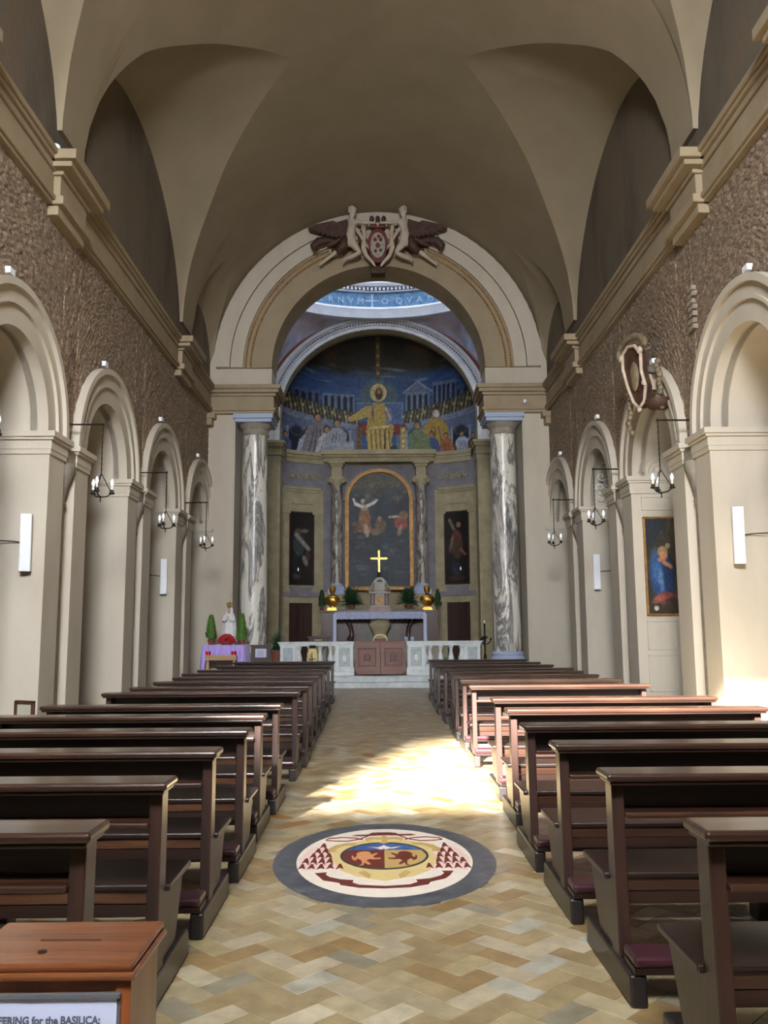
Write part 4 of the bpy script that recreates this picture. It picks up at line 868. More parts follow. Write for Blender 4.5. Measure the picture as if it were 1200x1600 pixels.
# ------------------------------------------------------------------ winged figures and the shield over the arch
def skin_body(name, mat, parent, joints, bones, root=0):
    bm = bmesh.new(); lay = bm.verts.layers.skin.verify(); vs = [bm.verts.new(p[:3]) for p in joints]
    for a, b in bones: bm.edges.new((vs[a], vs[b]))
    for i, (v, p) in enumerate(zip(vs, joints)): v[lay].radius = (p[3]*1.15, p[3]*1.15); v[lay].use_root = (i == root)
    me = bpy.data.meshes.new(name); bm.to_mesh(me); bm.free()
    o = bpy.data.objects.new(name, me); COL.objects.link(o); me.materials.append(mat); o.parent = parent
    k = o.modifiers.new('skin', 'SKIN'); k.use_smooth_shade = True
    sb = o.modifiers.new('sub', 'SUBSURF'); sb.levels = 1; sb.render_levels = 2
    return o
for s in (-1, 1):
    t = thing('winged_figure', f'pale stucco winged youth with dark wings holding the shield from its {"left" if s < 0 else "right"}', 'statue', (CX, 23.1, 11.95), 0, 'winged figures over the arch')
    m = lambda x, y, z, r: (s*x, y, z-11.95, r)
    J = [m(.80, 0, 12.60, .115), m(.77, -.02, 12.82, .10), m(.75, -.02, 13.05, .12), m(.75, -.04, 13.24, .05), m(.73, -.06, 13.34, .075), m(.71, -.08, 13.45, .105),
         m(.62, -.1, 13.13, .058), m(.38, -.16, 13.06, .045), m(.16, -.12, 13.08, .033), m(.07, -.1, 13.07, .03),          # arm to the crown
         m(.66, .1, 13.05, .055), m(.50, .02, 12.78, .045), m(.36, -.02, 12.50, .033), m(.33, -.03, 12.42, .03),              # lower arm
         m(.72, -.08, 12.48, .10), m(.50, -.14, 12.17, .07), m(.74, -.05, 12.10, .058), m(.93, .02, 12.06, .04), m(.98, -.03, 11.97, .03), m(.95, -.12, 11.93, .022),   # front leg
         m(.92, .05, 12.52, .095), m(1.12, .04, 12.34, .068), m(1.35, .05, 12.15, .05), m(1.58, .08, 11.98, .034), m(1.68, .07, 11.90, .022)]      # trailing leg
    B = [(0, 1), (1, 2), (2, 3), (3, 4), (4, 5), (2, 6), (6, 7), (7, 8), (8, 9), (2, 10), (10, 11), (11, 12), (12, 13), (0, 14), (14, 15), (15, 16), (16, 17), (17, 18), (18, 19), (0, 20), (20, 21), (21, 22), (22, 23), (23, 24)]
    skin_body('body', M['putto'], t, J, B)
    # head with nose, eyes and mouth, hair behind
    MB().ball((s*0.69, -0.09, 13.46-11.95), 0.092, 0.105, 0.125, 16, 12).ball((s*0.63, -0.175, 13.45-11.95), 0.018, 0.028, 0.03, 8, 6).ball((s*0.635, -0.165, 13.39-11.95), 0.026, 0.016, 0.009, 8, 4).ball((s*0.605, -0.135, 13.48-11.95), 0.014, 0.014, 0.011, 6, 4).ball((s*0.672, -0.19, 13.48-11.95), 0.014, 0.012, 0.011, 6, 4).ball((s*0.775, -0.13, 13.45-11.95), 0.014, 0.02, 0.03, 6, 4).build('head', M['putto'], t, smooth=60)
    h = MB()
    for k in range(16):
        a = k*2.4; h.ball((s*(0.73+0.075*cos(a)), -0.035+0.075*sin(a), 13.46-11.95+0.055*(k % 3)), 0.042, n=8, m=5)
    h.build('hair', M['putto'], t, smooth=60)
    for q in (0, 1):   # fingers gripping
        f = MB(); bx, bz = ((0.06, 13.07), (0.33, 12.42))[q]
        for k in range(5): f.tube([(s*bx, -0.1+q*0.07, bz-11.95), (s*(bx-0.04), -0.14+q*0.07+0.015*k, bz-11.95+0.02-0.012*k), (s*(bx-0.06), -0.1+q*0.07+0.015*k, bz-11.95-0.02-0.01*k)], 0.009, 5)
        f.build('hand', M['putto'], t)
    # wing made of feather rows
    for q, (rx, rz, dirs) in enumerate((((0.86, 13.12), None, None),)): pass
    w = MB(); base = Vector((s*0.86, 0.08, 13.12-11.95))
    w.prism([(0.86, 13.3), (1.1, 13.22), (1.5, 13.12), (1.98, 13.02), (1.93, 12.94), (1.6, 12.86), (1.3, 12.76), (1.0, 12.74), (0.84, 12.9)], lambda x, z: (s*x, 0.16, z-11.95), lambda x, z: (s*x, 0.08, z-11.95))
    w.build('wing', M['bronze'], t)
    for k in range(9):
        a = k/8; tip = (s*(1.99-1.05*a), 0.06, 12.99-0.30*a-0.07*sin(a*PI)-11.95); root_ = (s*(1.25-0.4*a), 0.02, 13.2-0.2*a-11.95)
        f = MB(); dx, dz = tip[0]-root_[0], tip[2]-root_[2]; l = sqrt(dx*dx+dz*dz); nx, nz = -dz/l*0.065, dx/l*0.065
        pts = [(root_[0]+nx*.5, root_[2]+nz*.5), (root_[0]+dx*.7+nx, root_[2]+dz*.7+nz), (tip[0]+nx*.4, tip[2]+nz*.4), (tip[0]-nx*.4, tip[2]-nz*.4), (root_[0]+dx*.7-nx, root_[2]+dz*.7-nz), (root_[0]-nx*.5, root_[2]-nz*.5)]
        f.prism(pts, lambda x, z, k=k: (x, 0.07-0.004*k, z), lambda x, z, k=k: (x, 0.035-0.004*k, z)); f.build('feather', M['bronze'], t)
    # billowing drapery
    dr = MB()
    def drape(pts, rs): dr.tube([(s*x, y, z-11.95) for x, y, z in pts], rs, 10)
    drape([(0.86, .02, 12.78), (0.93, -.04, 12.6), (0.98, -.02, 12.42), (1.12, .05, 12.30), (1.3, .08, 12.36)], [.05, .12, .15, .12, .05])
    drape([(1.2, .08, 12.62), (1.45, .06, 12.64), (1.68, .04, 12.60), (1.82, .06, 12.46), (1.78, .1, 12.34)], [.05, .1, .13, .12, .06])
    drape([(1.05, .08, 12.7), (1.25, .1, 12.58), (1.45, .1, 12.5)], [.06, .09, .05])
    dr.build('drapery', M['bronze'], t, smooth=60)
    MB().box(s*1.0, s*1.4, 0.1, 0.33, 0.3, 0.45).box(s*0.66, s*0.84, 0.08, 0.33, 0.75, 1.0).build('wall_fixing', M['ochre'], t)
t = thing('arch_shield', 'maroon and grey carved coat of arms with crown at the crest of the arch', 'coat of arms', (CX, 23.2, 11.8), 0)
T = lambda pts, y0, y1: MB().prism(pts, lambda x, z: (x, y0, z-11.8), lambda x, z: (x, y1, z-11.8))
T([(0.30*sin(a)*(1.0 if cos(a) > -0.2 else 0.85), 12.48+0.52*cos(a)) for a in [2*PI*i/36 for i in range(36)]], 0.25, -0.05).build('plate', M['maroon'], t, smooth=40)
T([(0.21*sin(a), 12.46+0.38*cos(a)) for a in [2*PI*i/30 for i in range(30)]], -0.05, -0.12).build('field', M['grey_marble'], t, smooth=40)
for x, z, r in ((-0.08, 12.62, .06), (0.08, 12.62, .06), (0, 12.45, .075), (-0.07, 12.28, .05), (0.08, 12.3, .05), (0.02, 12.72, .05)):
    MB().ball((x, -0.11, z-11.8), r, 0.03, r*1.1, 10, 6).build('charge', M['maroon'], t, smooth=60)
T([(-0.2, 12.98), (0.2, 12.98), (0.22, 13.15), (-0.22, 13.15)], 0.1, -0.14).build('crown_band', M['maroon'], t, bevel=0.02)
for x in (-0.17, 0, 0.17): MB().ball((x, -0.06, 13.27-11.8), 0.07, 0.06, 0.1).build('crown_knob', M['bronze'], t, smooth=60)
for s in (-1, 1):
    MB().tube([(s*.30, 0, 1.35), (s*.42, -.06, 1.22), (s*.38, -.1, .9), (s*.42, -.08, .6), (s*.33, -.08, .35), (s*.16, -.1, .16), (s*.08, -.12, .02)], [.05, .07, .05, .075, .06, .05, .03], 10).build('scroll', M['scroll'], t, smooth=60)
    MB().tube([(s*.38, .05, 1.25), (s*.5, .02, 1.0), (s*.46, .04, .7)], [.06, .09, .05], 8).build('mantle', M['maroon'], t, smooth=60)
MB().box(-0.2, 0.2, 0.05, 0.4, -0.1, 0.12).build('keystone', M['bronze'], t, bevel=0.02)
MB().box(-0.18, 0.18, 0.15, 0.24, 0.2, 1.2).build('backing', M['maroon'], t)

# ------------------------------------------------------------------ right wall: leaning painted cartouche, painting, panels, brick patch
t = thing('wall_cartouche', 'brown and cream carved cartouche with dark hat leaning over the right arch', 'coat of arms', (CX+4.5, 14.2, 5.3), rad(15)); t.scale = (0.9, 0.82, 0.9)
def TP(x, y, z): return (x-0.18*(z/1.3), y, z)
pl = [(-0.34, 0.35), (-0.22, 0.1), (0.0, 0.0), (0.18, 0.15), (0.3, 0.5), (0.36, 0.85), (0.28, 1.12), (0.05, 1.2), (-0.2, 1.15), (-0.36, 0.95), (-0.28, 0.65)]
MB().prism(pl, lambda y, z: TP(0.05, y, z), lambda y, z: TP(-0.06, y, z)).build('plate', M['bronze'], t)
rim = [TP(-0.09, y, z) for y, z in pl]; MB().tube(rim+[rim[0]], 0.034, 8).build('scroll_rim', M['scroll'], t, smooth=60)
for y, z, r in ((-0.36, 1.02, .075), (0.34, 1.05, .075), (-0.3, 0.42, .05), (0.0, -0.02, .06)): MB().ball(TP(-0.1, y, z), r*.7, r, r).build('scroll_knob', M['scroll'], t, smooth=60)
MB().ball(TP(-0.08, 0.0, 0.62), 0.05, 0.16, 0.3).build('shield', M['drab'], t, smooth=60)
lf = MB()
for k in range(26):
    a = PI*k/25; lf.ball(TP(-0.02, 0.5*cos(a)+0.05, 1.15+0.22*sin(a)), 0.06, 0.085, 0.07, 7, 5)
tag(lf.build('leaf_crest', M['drab'], t, smooth=60), kind='stuff')
for y0 in (-0.62, 0.5):
    g = MB()
    for k in range(11): g.ball((-0.02-0.02*sin(k), y0+0.04*sin(k*1.7), 0.62-0.1*k if y0 > 0 else 0.75-0.085*k), 0.06, 0.075, 0.065, 7, 5)
    tag(g.build('fruit_garland', M['drab'], t, smooth=60), kind='stuff')
MB().lathe([(0.02, -0.12), (0.2, -0.1), (0.26, 0.0), (0.25, 0.06), (0.1, 0.1)], (0.0, -0.55, -0.02), 20).build('dark_hat', M['bronze'], t, smooth=60)
MB().box(-0.02, 0.3, 0.05, 0.3, 0.5, 0.7).box(-0.02, 0.4, -0.3, -0.1, 0.3, 0.5).build('wall_fixing', M['scroll'], t)

jy = ARCHES[3]+1.12
pt = Canvas(44, 110, -0.3, 0.3, 0, 1.76, (56, 50, 40)); pt.noise(0.4, (6, 4), 2)
pt.poly([(-0.3, 1.76), (0.1, 1.76), (-0.18, 1.2), (-0.3, 1.3)], (34, 40, 46)); pt.poly([(0.12, 1.76), (0.3, 1.76), (0.3, 0.8), (0.05, 1.2)], (72, 66, 54), 0.7)
pt.ell(-0.04, 0.72, 0.25, 0.5, (36, 66, 112)); pt.ell(-0.14, 0.85, 0.12, 0.42, (62, 100, 150), 0.8, 0.05, 0.5); pt.ell(-0.04, 0.6, 0.08, 0.32, (96, 132, 170), 0.7, 0.1, 0.6); pt.ell(0.1, 0.62, 0.12, 0.4, (28, 48, 84), 0.8)
pt.ell(0.0, 1.14, 0.11, 0.12, (150, 122, 84)); pt.ell(0.02, 1.06, 0.08, 0.09, (186, 130, 96)); pt.ell(0.1, 1.25, 0.05, 0.06, (170, 160, 130), 0.8); pt.line((-0.06, 1.0), (0.14, 0.86), 0.045, (176, 120, 88))
pt.ell(0.05, 0.28, 0.24, 0.14, (120, 60, 54)); pt.ell(0.14, 0.18, 0.16, 0.14, (64, 44, 36)); pt.ell(-0.12, 0.26, 0.14, 0.07, (150, 84, 74), 0.8, 0.5); pt.ell(-0.16, 0.1, 0.05, 0.05, (190, 184, 170), 0.9); pt.noise(0.2, (50, 24), 8)
t = thing('wall_painting', 'tall framed painting of a bowed figure in blue robe, right arch jamb', 'painting', (5.27, jy-0.035, 1.86))
pt.surface(lambda x, z: (x, -0.012, z), 'canvas', M['oil'], t)
MB().box(-0.33, 0.33, 0, 0.035, -0.03, 1.79).build('backing', M['stone'], t)
MB().box(-0.335, -0.3, -0.03, 0.035, -0.035, 1.795).box(0.3, 0.335, -0.03, 0.035, -0.035, 1.795).box(-0.335, 0.335, -0.03, 0.035, -0.035, 0.0).box(-0.335, 0.335, -0.03, 0.035, 1.76, 1.795).build('frame', M['gilt_frame'], t, bevel=0.008)
for (z0, z1, y) in ((0.45, 1.12, jy), (1.2, 1.74, jy), (3.78, 4.05, jy)):
    fm = MB(); x0, x1 = 4.93, 5.5
    for a, b, c, d in ((x0, x1, z0, z0+0.03), (x0, x1, z1-0.03, z1), (x0, x0+0.03, z0, z1), (x1-0.03, x1, z0, z1)): fm.box(a, b, y-0.018, y+0.01, c, d)
    fm.build('jamb_panel_moulding', M['plaster'], bpy.data.objects['wall_right'], bevel=0.005)
# shell relief above the impost (second right arch) and scrollwork (third right arch)
sh = MB()
for r in (0.1, 0.18, 0.27, 0.36):
    sh.tube([(5.27+r*cos(a), jy-0.035-0.0*r, 4.5+r*1.1*sin(a)) for a in [PI*i/16 for i in range(17)]], 0.016, 6)
sh.ball((5.27, jy-0.03, 4.55), 0.06, 0.03, 0.06)
sh.build('shell_relief', M['plaster'], bpy.data.objects['wall_right'], smooth=60)
sc_ = MB(); jy3 = ARCHES[4]+1.1
for k in range(7):
    zc = 4.6+0.12*k; xc = 5.25+0.09*(1 if k % 2 else -1); yy = ARCHES[4]+sqrt(max(0.01, 1.11**2-(zc-ZS)**2))-0.03
    sc_.tube([(xc+0.11*q*cos(8*q+k), yy-0.01, zc+0.11*q*sin(8*q+k)) for q in [i/12 for i in range(2, 13)]], 0.018, 6)
tag(sc_.build('stucco_scrolls', M['stucco'], bpy.data.objects['wall_right'], smooth=60), kind='stuff')
for k in range(7):
    zc = 6.1+0.1*k; b = MB().box(-0.05, 0.06, -0.1-0.02*(k % 2), 0.1, -0.04, 0.04).build('brick', M['brick_piece'], bpy.data.objects['wall_right'], bevel=0.012)
    b.location = (CX+BK-0.015, 12.47+0.02*sin(k*2), zc); b.rotation_euler = (0.06*sin(k), 0.05*cos(k*3), 0.05*sin(k*2))

# low framed notice by the left arch
t = thing('notice_stand', 'low dark-framed clear panel standing by the left arch jamb', 'notice', (-4.42, 10.95, 0.0), rad(-28))
MB().box(-0.17, -0.13, -0.02, 0.02, 0, 0.74).box(0.13, 0.17, -0.02, 0.02, 0, 0.74).box(-0.17, 0.17, -0.02, 0.02, 0.70, 0.74).box(-0.13, 0.13, -0.02, 0.02, 0.1, 0.13).build('frame', M['bronze'], t, bevel=0.006)
MB().box(-0.13, 0.13, -0.004, 0.004, 0.13, 0.70).build('panel', M['pale_panel'], t)
MB().box(-0.2, -0.12, -0.12, 0.12, 0, 0.03).box(0.12, 0.2, -0.12, 0.12, 0, 0.03).build('foot', M['bronze'], t)
# ------------------------------------------------------------------ altar rail and gate
RY0 = 24.98
rails = []
for s in (-1, 1):
    t = thing('altar_rail', f'pale marble balustrade {"left of the wooden gate, yellow vase before it" if s < 0 else "right of the wooden gate"}', 'altar rail', (CX, RY0, 0.33))
    xa, xb = 0.75, 2.9; q = lambda a: s*a
    MB().box(q(xa), q(xb+0.05), -0.05, 0.27, 0.93, 0.97).box(q(xa), q(xb+0.02), -0.02, 0.24, 0.89, 0.93).box(q(xa+0.02), q(xb), 0, 0.22, 0.84, 0.89).build('top_rail', M['rail_marble'], t, bevel=0.008)
    MB().box(q(xa), q(xb+0.02), -0.02, 0.24, 0, 0.12).box(q(xa), q(xb), 0, 0.22, 0.12, 0.24).build('plinth', M['rail_marble'], t, bevel=0.01)
    for (p0, p1, nm_) in ((0.78, 1.28, 'gate_post'), (2.42, 2.88, 'end_post')):
        MB().box(q(p0), q(p1), -0.01, 0.23, 0.12, 0.87).build(nm_, M['rail_marble'], t, bevel=0.006)
        MB().box(q(p0+0.09), q(p1-0.09), -0.022, -0.008, 0.26, 0.8).build('inlay_panel', M['rail_inlay'], t)
        fm = MB(); x0, x1 = min(q(p0+0.06), q(p1-0.06)), max(q(p0+0.06), q(p1-0.06))
        for a, b, c, d in ((x0, x1, 0.23, 0.26), (x0, x1, 0.80, 0.83), (x0, x0+0.03, 0.23, 0.83), (x1-0.03, x1, 0.23, 0.83)): fm.box(a, b, -0.032, 0, c, d)
        fm.build('panel_moulding', M['rail_marble'], t)
        if nm_ == 'gate_post':
            sc = MB(); xm = q((p0+p1)/2)
            sc.tube([(xm-0.1, -0.03, 0.74), (xm-0.05, -0.035, 0.7), (xm, -0.035, 0.72), (xm+0.05, -0.035, 0.7), (xm+0.1, -0.03, 0.74)], 0.014, 6)
            sc.ball((xm, -0.02, 0.5), 0.075, 0.03, 0.12).tube([(xm-0.09, -0.03, 0.62), (xm-0.11, -0.03, 0.48), (xm-0.05, -0.03, 0.36), (xm, -0.03, 0.33), (xm+0.05, -0.03, 0.36), (xm+0.11, -0.03, 0.48), (xm+0.09, -0.03, 0.62)], 0.014, 6)
            sc.build('carved_shield', M['rail_marble'], t, smooth=60)
            # scroll foot beside the step
            MB().box(q(p1), q(p1+0.12), 0.0, 0.22, 0.1, 0.32).build('scroll_foot', M['rail_marble'], t, bevel=0.04)
    for k in range(4):
        x = q(1.44+0.30*k)
        MB().lathe([(0.075, 0.24), (0.075, 0.29), (0.05, 0.31), (0.055, 0.35), (0.085, 0.43), (0.09, 0.48), (0.07, 0.56), (0.045, 0.66), (0.04, 0.72), (0.055, 0.74), (0.05, 0.77), (0.075, 0.79), (0.075, 0.84)], (x, 0.11, 0), 16).build('baluster', M['rail_marble'], t, smooth=40)
    for x in (1.28, 2.42):
        MB().lathe([(0.075, 0.24), (0.075, 0.29), (0.05, 0.31), (0.055, 0.35), (0.085, 0.43), (0.09, 0.48), (0.07, 0.56), (0.045, 0.66), (0.04, 0.72), (0.055, 0.74), (0.05, 0.77), (0.075, 0.79), (0.075, 0.84)], (q(x), 0.11, 0), 16).build('half_baluster', M['rail_marble'], t, smooth=40)
gt = thing('sanctuary_gate', 'reddish wooden double gate with square carved panels between marble posts', 'gate', (CX, RY0+0.02, 0.33))
for s in (-1, 1):
    q = lambda a: s*a
    lf = MB().prism([(q(0.004), 0.03), (q(0.62), 0.03), (q(0.725), 0.13), (q(0.725), 0.96), (q(0.004), 0.96)], lambda x, z: (x, 0.0, z), lambda x, z: (x, 0.06, z)).build('door_leaf', M['wood_gate'], gt, bevel=0.004)
    MB().box(q(0.004), q(0.728), -0.02, 0.08, 0.93, 0.98).build('top_moulding', M['wood_gate'], lf, bevel=0.008)
    MB().box(q(0.004), q(0.66), -0.012, 0.0, 0.05, 0.14).build('bottom_board', M['wood_gate'], lf, bevel=0.006)
    fr_ = MB(); a, b = min(q(0.12), q(0.64)), max(q(0.12), q(0.64))
    for w, y, col in ((0.0, -0.03, 'wood_gate_dark'), (0.06, -0.018, 'wood_gate'), (0.12, -0.03, 'wood_gate')):
        z0, z1 = 0.26+w, 0.78-w; x0, x1 = a+w, b-w; f_ = MB()
        for p in ((x0, x1, z0, z0+0.03), (x0, x1, z1-0.03, z1), (x0, x0+0.03, z0, z1), (x1-0.03, x1, z0, z1)): f_.box(p[0], p[1], y, 0.0, p[2], p[3])
        f_.build('panel_frame', M[col], lf, bevel=0.004)
    xm = q(0.38); MB().prism([(xm-0.09, 0.41), (xm+0.09, 0.41), (xm+0.1, 0.55), (xm+0.05, 0.62), (xm, 0.64), (xm-0.05, 0.62), (xm-0.1, 0.55)], lambda x, z: (x, -0.028, z), lambda x, z: (x, 0, z)).build('carved_emblem', M['wood_gate_dark'], lf, bevel=0.01)
    for x in (-0.045, 0, 0.045): MB().tube([(xm+x, -0.035, 0.43), (xm+x*1.1, -0.035, 0.56), (xm+x*0.6, -0.03, 0.61)], 0.011, 6).build('carved_rib', M['wood_gate'], lf)
# vase against the balusters
t = thing('vase', 'cream vase with black floral marks between the left rail balusters', 'vase', (CX-1.94, RY0-0.12, 0.33))
MB().lathe([(0.075, 0.0), (0.08, 0.02), (0.11, 0.2), (0.155, 0.5), (0.16, 0.62), (0.13, 0.74), (0.09, 0.79)], (0, 0, 0), 24).build('body', M['cream_china'], t, smooth=60)
MB().lathe([(0.092, 0.78), (0.10, 0.80), (0.085, 0.84), (0.11, 0.87)], (0, 0, 0), 20).build('neck', M['black_paint'], t, smooth=60)
b = MB().tube([(0.0, -0.165, 0.68), (0.0, -0.168, 0.58), (0.01, -0.16, 0.45), (0.0, -0.135, 0.25)], 0.012, 6)
b.tube([(-0.09, -0.138, 0.50), (-0.03, -0.162, 0.46), (0.05, -0.155, 0.50), (0.1, -0.128, 0.47)], 0.012, 6).tube([(-0.05, -0.152, 0.62), (-0.03, -0.16, 0.52), (-0.07, -0.145, 0.40)], 0.01, 6).tube([(0.04, -0.158, 0.42), (0.06, -0.14, 0.34), (0.02, -0.145, 0.3)], 0.014, 6)
b.build('painted_spray', M['black_paint'], t)
for x, txt in ((0.79, 'nearer the gate'), (0.965, 'farther from the gate')):
    t = thing('votive_cup', f'small pale round cup on the right marble rail, {txt}', 'cup', (x, RY0+0.1, 1.3), 0, 'pale cups on the marble rail')
    MB().lathe([(0.03, 0), (0.04, 0.008), (0.055, 0.05), (0.06, 0.09), (0.05, 0.12), (0.02, 0.135)], (0, 0, 0), 16).build('bowl', M['pale_blue_stone'], t, smooth=60)
    MB().lathe([(0.045, 0.125), (0.03, 0.15), (0.008, 0.16)], (0, 0, 0), 12).build('lid', M['pink_marble'], t, smooth=60)
# armchair behind the gate: only its gilt top shows
t = thing('gilt_chair', 'chair with curved pale gilt top showing just above the gate', 'chair', (CX+0.0, 25.75, 0.33))
MB().box(-0.28, 0.28, -0.28, 0.28, 0.42, 0.48).build('seat', M['maroon'], t, bevel=0.02)
for x in (-0.26, 0.26):
    for y in (-0.26, 0.26): MB().box(x-0.03, x+0.03, y-0.03, y+0.03, 0, 0.44).build('leg', M['gilt_frame'], t)
MB().box(-0.22, 0.22, -0.27, -0.24, 0.48, 1.05).build('back', M['maroon'], t)
MB().tube([(-0.2, -0.26, 0.98), (-0.19, -0.26, 1.06), (-0.12, -0.26, 1.13), (0, -0.26, 1.16), (0.12, -0.26, 1.13), (0.19, -0.26, 1.06), (0.2, -0.26, 0.98)], 0.024, 8).build('top_rail', M['cream_china'], t, smooth=60)

# ------------------------------------------------------------------ altar
pf = thing('altar_platform', 'dark stone platform under the high altar', 'platform', (CX, 28.9, 0.33))
for k in range(3): MB().box(-2.3+0.15*k, 2.3-0.15*k, -1.1+0.3*k, 3.0, 0.28*k, 0.28*(k+1)).build('step', M['stone'], pf, bevel=0.01)
Z = 1.17
al = thing('high_altar', 'dark red marble high altar with urn-shaped support', 'altar', (CX, 29.2, Z))
for s in (-1, 1):
    MB().box(s*1.5, s*1.98, 0.05, 0.9, 0, 1.06).build('side_block', M['red_marble'], al, bevel=0.01)
    MB().box(s*1.48, s*2.03, 0.0, 0.95, 1.06, 1.13).build('side_cap', M['dark_marble'], al, bevel=0.01)
MB().box(-1.5, 1.5, 0.35, 0.9, 0, 1.0).build('back_panel', M['red_marble'], al)
MB().box(-0.75, 0.75, 0.33, 0.36, 0.1, 0.95).build('inlay_panel', M['dark_marble'], al)
for s in (-1, 1): MB().tube([(s*1.15, 0.2, 0.98), (s*1.1, 0.15, 0.8), (s*0.98, 0.2, 0.55), (s*0.95, 0.22, 0.3), (s*1.02, 0.2, 0.13)], [.1, .09, .07, .08, .12], 8).build('bracket', M['dark_marble'], al, smooth=60)
MB().lathe([(0.24, 0.0), (0.26, 0.12), (0.2, 0.2), (0.22, 0.35), (0.3, 0.5), (0.37, 0.62), (0.36, 0.68), (0.30, 0.72), (0.36, 0.86), (0.36, 0.95)], (0, 0.0, 0), 24, 1, 0.6).build('urn_support', M['apse_stone'], al, smooth=40)
MB().box(-1.5, 1.5, -0.35, 0.94, 0.98, 1.05).build('mensa', M['dark_marble'], al, bevel=0.01)
cl = thing('altar_cloth', 'pale lilac altar cloth with lace front hanging over the altar table', 'cloth', (CX, 29.2, Z))
MB().box(-1.52, 1.52, -0.37, 0.6, 1.05, 1.065).build('top', M['lace_cloth'], cl)
mb = MB(); rows = []
for i in range(91):
    x = -1.52+3.04*i/90; d = 0.012*sin(i*0.9); rows.append([(x, -0.375-d*0.2, 1.064), (x, -0.38-d, 0.95), (x, -0.385-d*1.4, 0.84-0.02*abs(sin(i*PI/5)))])
mb.grid(rows).build('lace_front', M['lace'], cl, smooth=60)
for s in (-1, 1):
    rows = []
    for i in range(13):
        y = -0.375+0.97*i/12; d = 0.015*sin(i*1.7); rows.append([(s*1.52, y, 1.064), (s*(1.535+d), y, 0.6), (s*(1.56+d), y, 0.08)])
    MB().grid(rows).build('side_drop', M['lace_cloth'], cl, smooth=60)
    MB().box(s*1.45, s*1.56, -0.4, -0.385, 0.1, 1.0).build('front_corner', M['lace_cloth'], cl)
gr = thing('altar_gradine', 'dark marble shelf step behind the altar cloth', 'shelf', (CX, 29.2, Z+1.032))
MB().box(-1.45, 1.45, 0.68, 1.0, 0.02, 0.10).build('body', M['dark_marble'], gr); MB().box(-1.46, 1.46, 0.65, 1.02, 0.10, 0.148).build('cap', M['dark_marble'], gr, bevel=0.01)
tb = thing('tabernacle', 'grey marble tabernacle with arched door and curved pediment on the altar', 'tabernacle', (CX, 29.85, Z+1.065))
MB().box(-0.37, 0.37, -0.32, -0.02, 0.0, 0.17).build('plinth', M['pink_marble'], tb, bevel=0.008)
MB().box(-0.34, 0.34, -0.27, 0.2, 0.15, 0.24).build('base', M['grey_marble'], tb, bevel=0.008)
MB().box(-0.30, 0.30, -0.18, 0.2, 0.24, 0.70).build('body', M['grey_marble'], tb, bevel=0.008)
for s in (-1, 1):
    for x in (0.19, 0.29): MB().lathe([(0.04, 0.24), (0.03, 0.28), (0.028, 0.58), (0.045, 0.64)], (s*x, -0.22, 0), 10).build('column', M['pink_marble'], tb, smooth=40)
    MB().tube([(s*0.36, -0.1, 0.72), (s*0.32, -0.1, 0.85), (s*0.24, -0.1, 0.95), (s*0.19, -0.1, 1.1)], [.04, .05, .04, .03], 8).build('scroll', M['grey_marble'], tb, smooth=60)
MB().box(-0.36, 0.36, -0.27, 0.22, 0.64, 0.72).build('cornice', M['grey_marble'], tb, bevel=0.01)
half_ring(MB(), lambda u, v, d: (u, d, v), (0, 0.5), 0.10, 0.15, -0.23, -0.17, 16).box(-0.15, -0.10, -0.23, -0.17, 0.26, 0.5).box(0.10, 0.15, -0.23, -0.17, 0.26, 0.5).build('door_frame', M['grey_marble'], tb)
MB().box(-0.1, 0.1, -0.2, -0.17, 0.26, 0.56).build('door', M['gilt_frame'], tb); MB().ball((0, -0.2, 0.42), 0.045, 0.02, 0.09).build('door_relief', M['gold'], tb)
MB().box(-0.18, 0.18, -0.2, 0.2, 0.72, 1.02).build('attic', M['grey_marble'], tb, bevel=0.01)
half_ring(MB(), lambda u, v, d: (u, d, v), (0, 0.80), 0.11, 0.17, -0.24, -0.15, 16).build('niche_frame', M['grey_marble'], tb); MB().prism([(0.11*cos(PI*i/12), 0.80+0.11*sin(PI*i/12)) for i in range(13)], lambda x, z: (x, -0.215, z), lambda x, z: (x, -0.15, z)).build('niche', M['dark_marble'], tb)
half_ring(MB(), lambda u, v, d: (u, d, v), (0, 1.052), (0.1, 0.08), (0.19, 0.16), -0.22, 0.1, 16).box(-0.2, 0.2, -0.215, 0.12, 1.021, 1.05).build('pediment', M['grey_marble'], tb)
cr = thing('altar_cross', 'bright gold cross standing on top of the tabernacle', 'cross', (CX-0.02, 29.8, Z+1.065+1.215))
MB().lathe([(0.09, 0), (0.09, 0.03), (0.03, 0.06), (0.02, 0.12), (0.035, 0.16), (0.015, 0.2)], (0, 0, 0), 14).build('foot', M['iron'], cr, smooth=50)
MB().box(-0.035, 0.035, -0.02, 0.02, 0.18, 0.92).box(-0.27, 0.27, -0.02, 0.02, 0.62, 0.69).build('shaft', M['gold'], cr, bevel=0.006)
for x, z in ((-0.28, 0.655), (0.28, 0.655), (0, 0.94)): MB().ball((x, 0, z), 0.04, 0.025, 0.04).build('end_knob', M['gold'], cr, smooth=60)
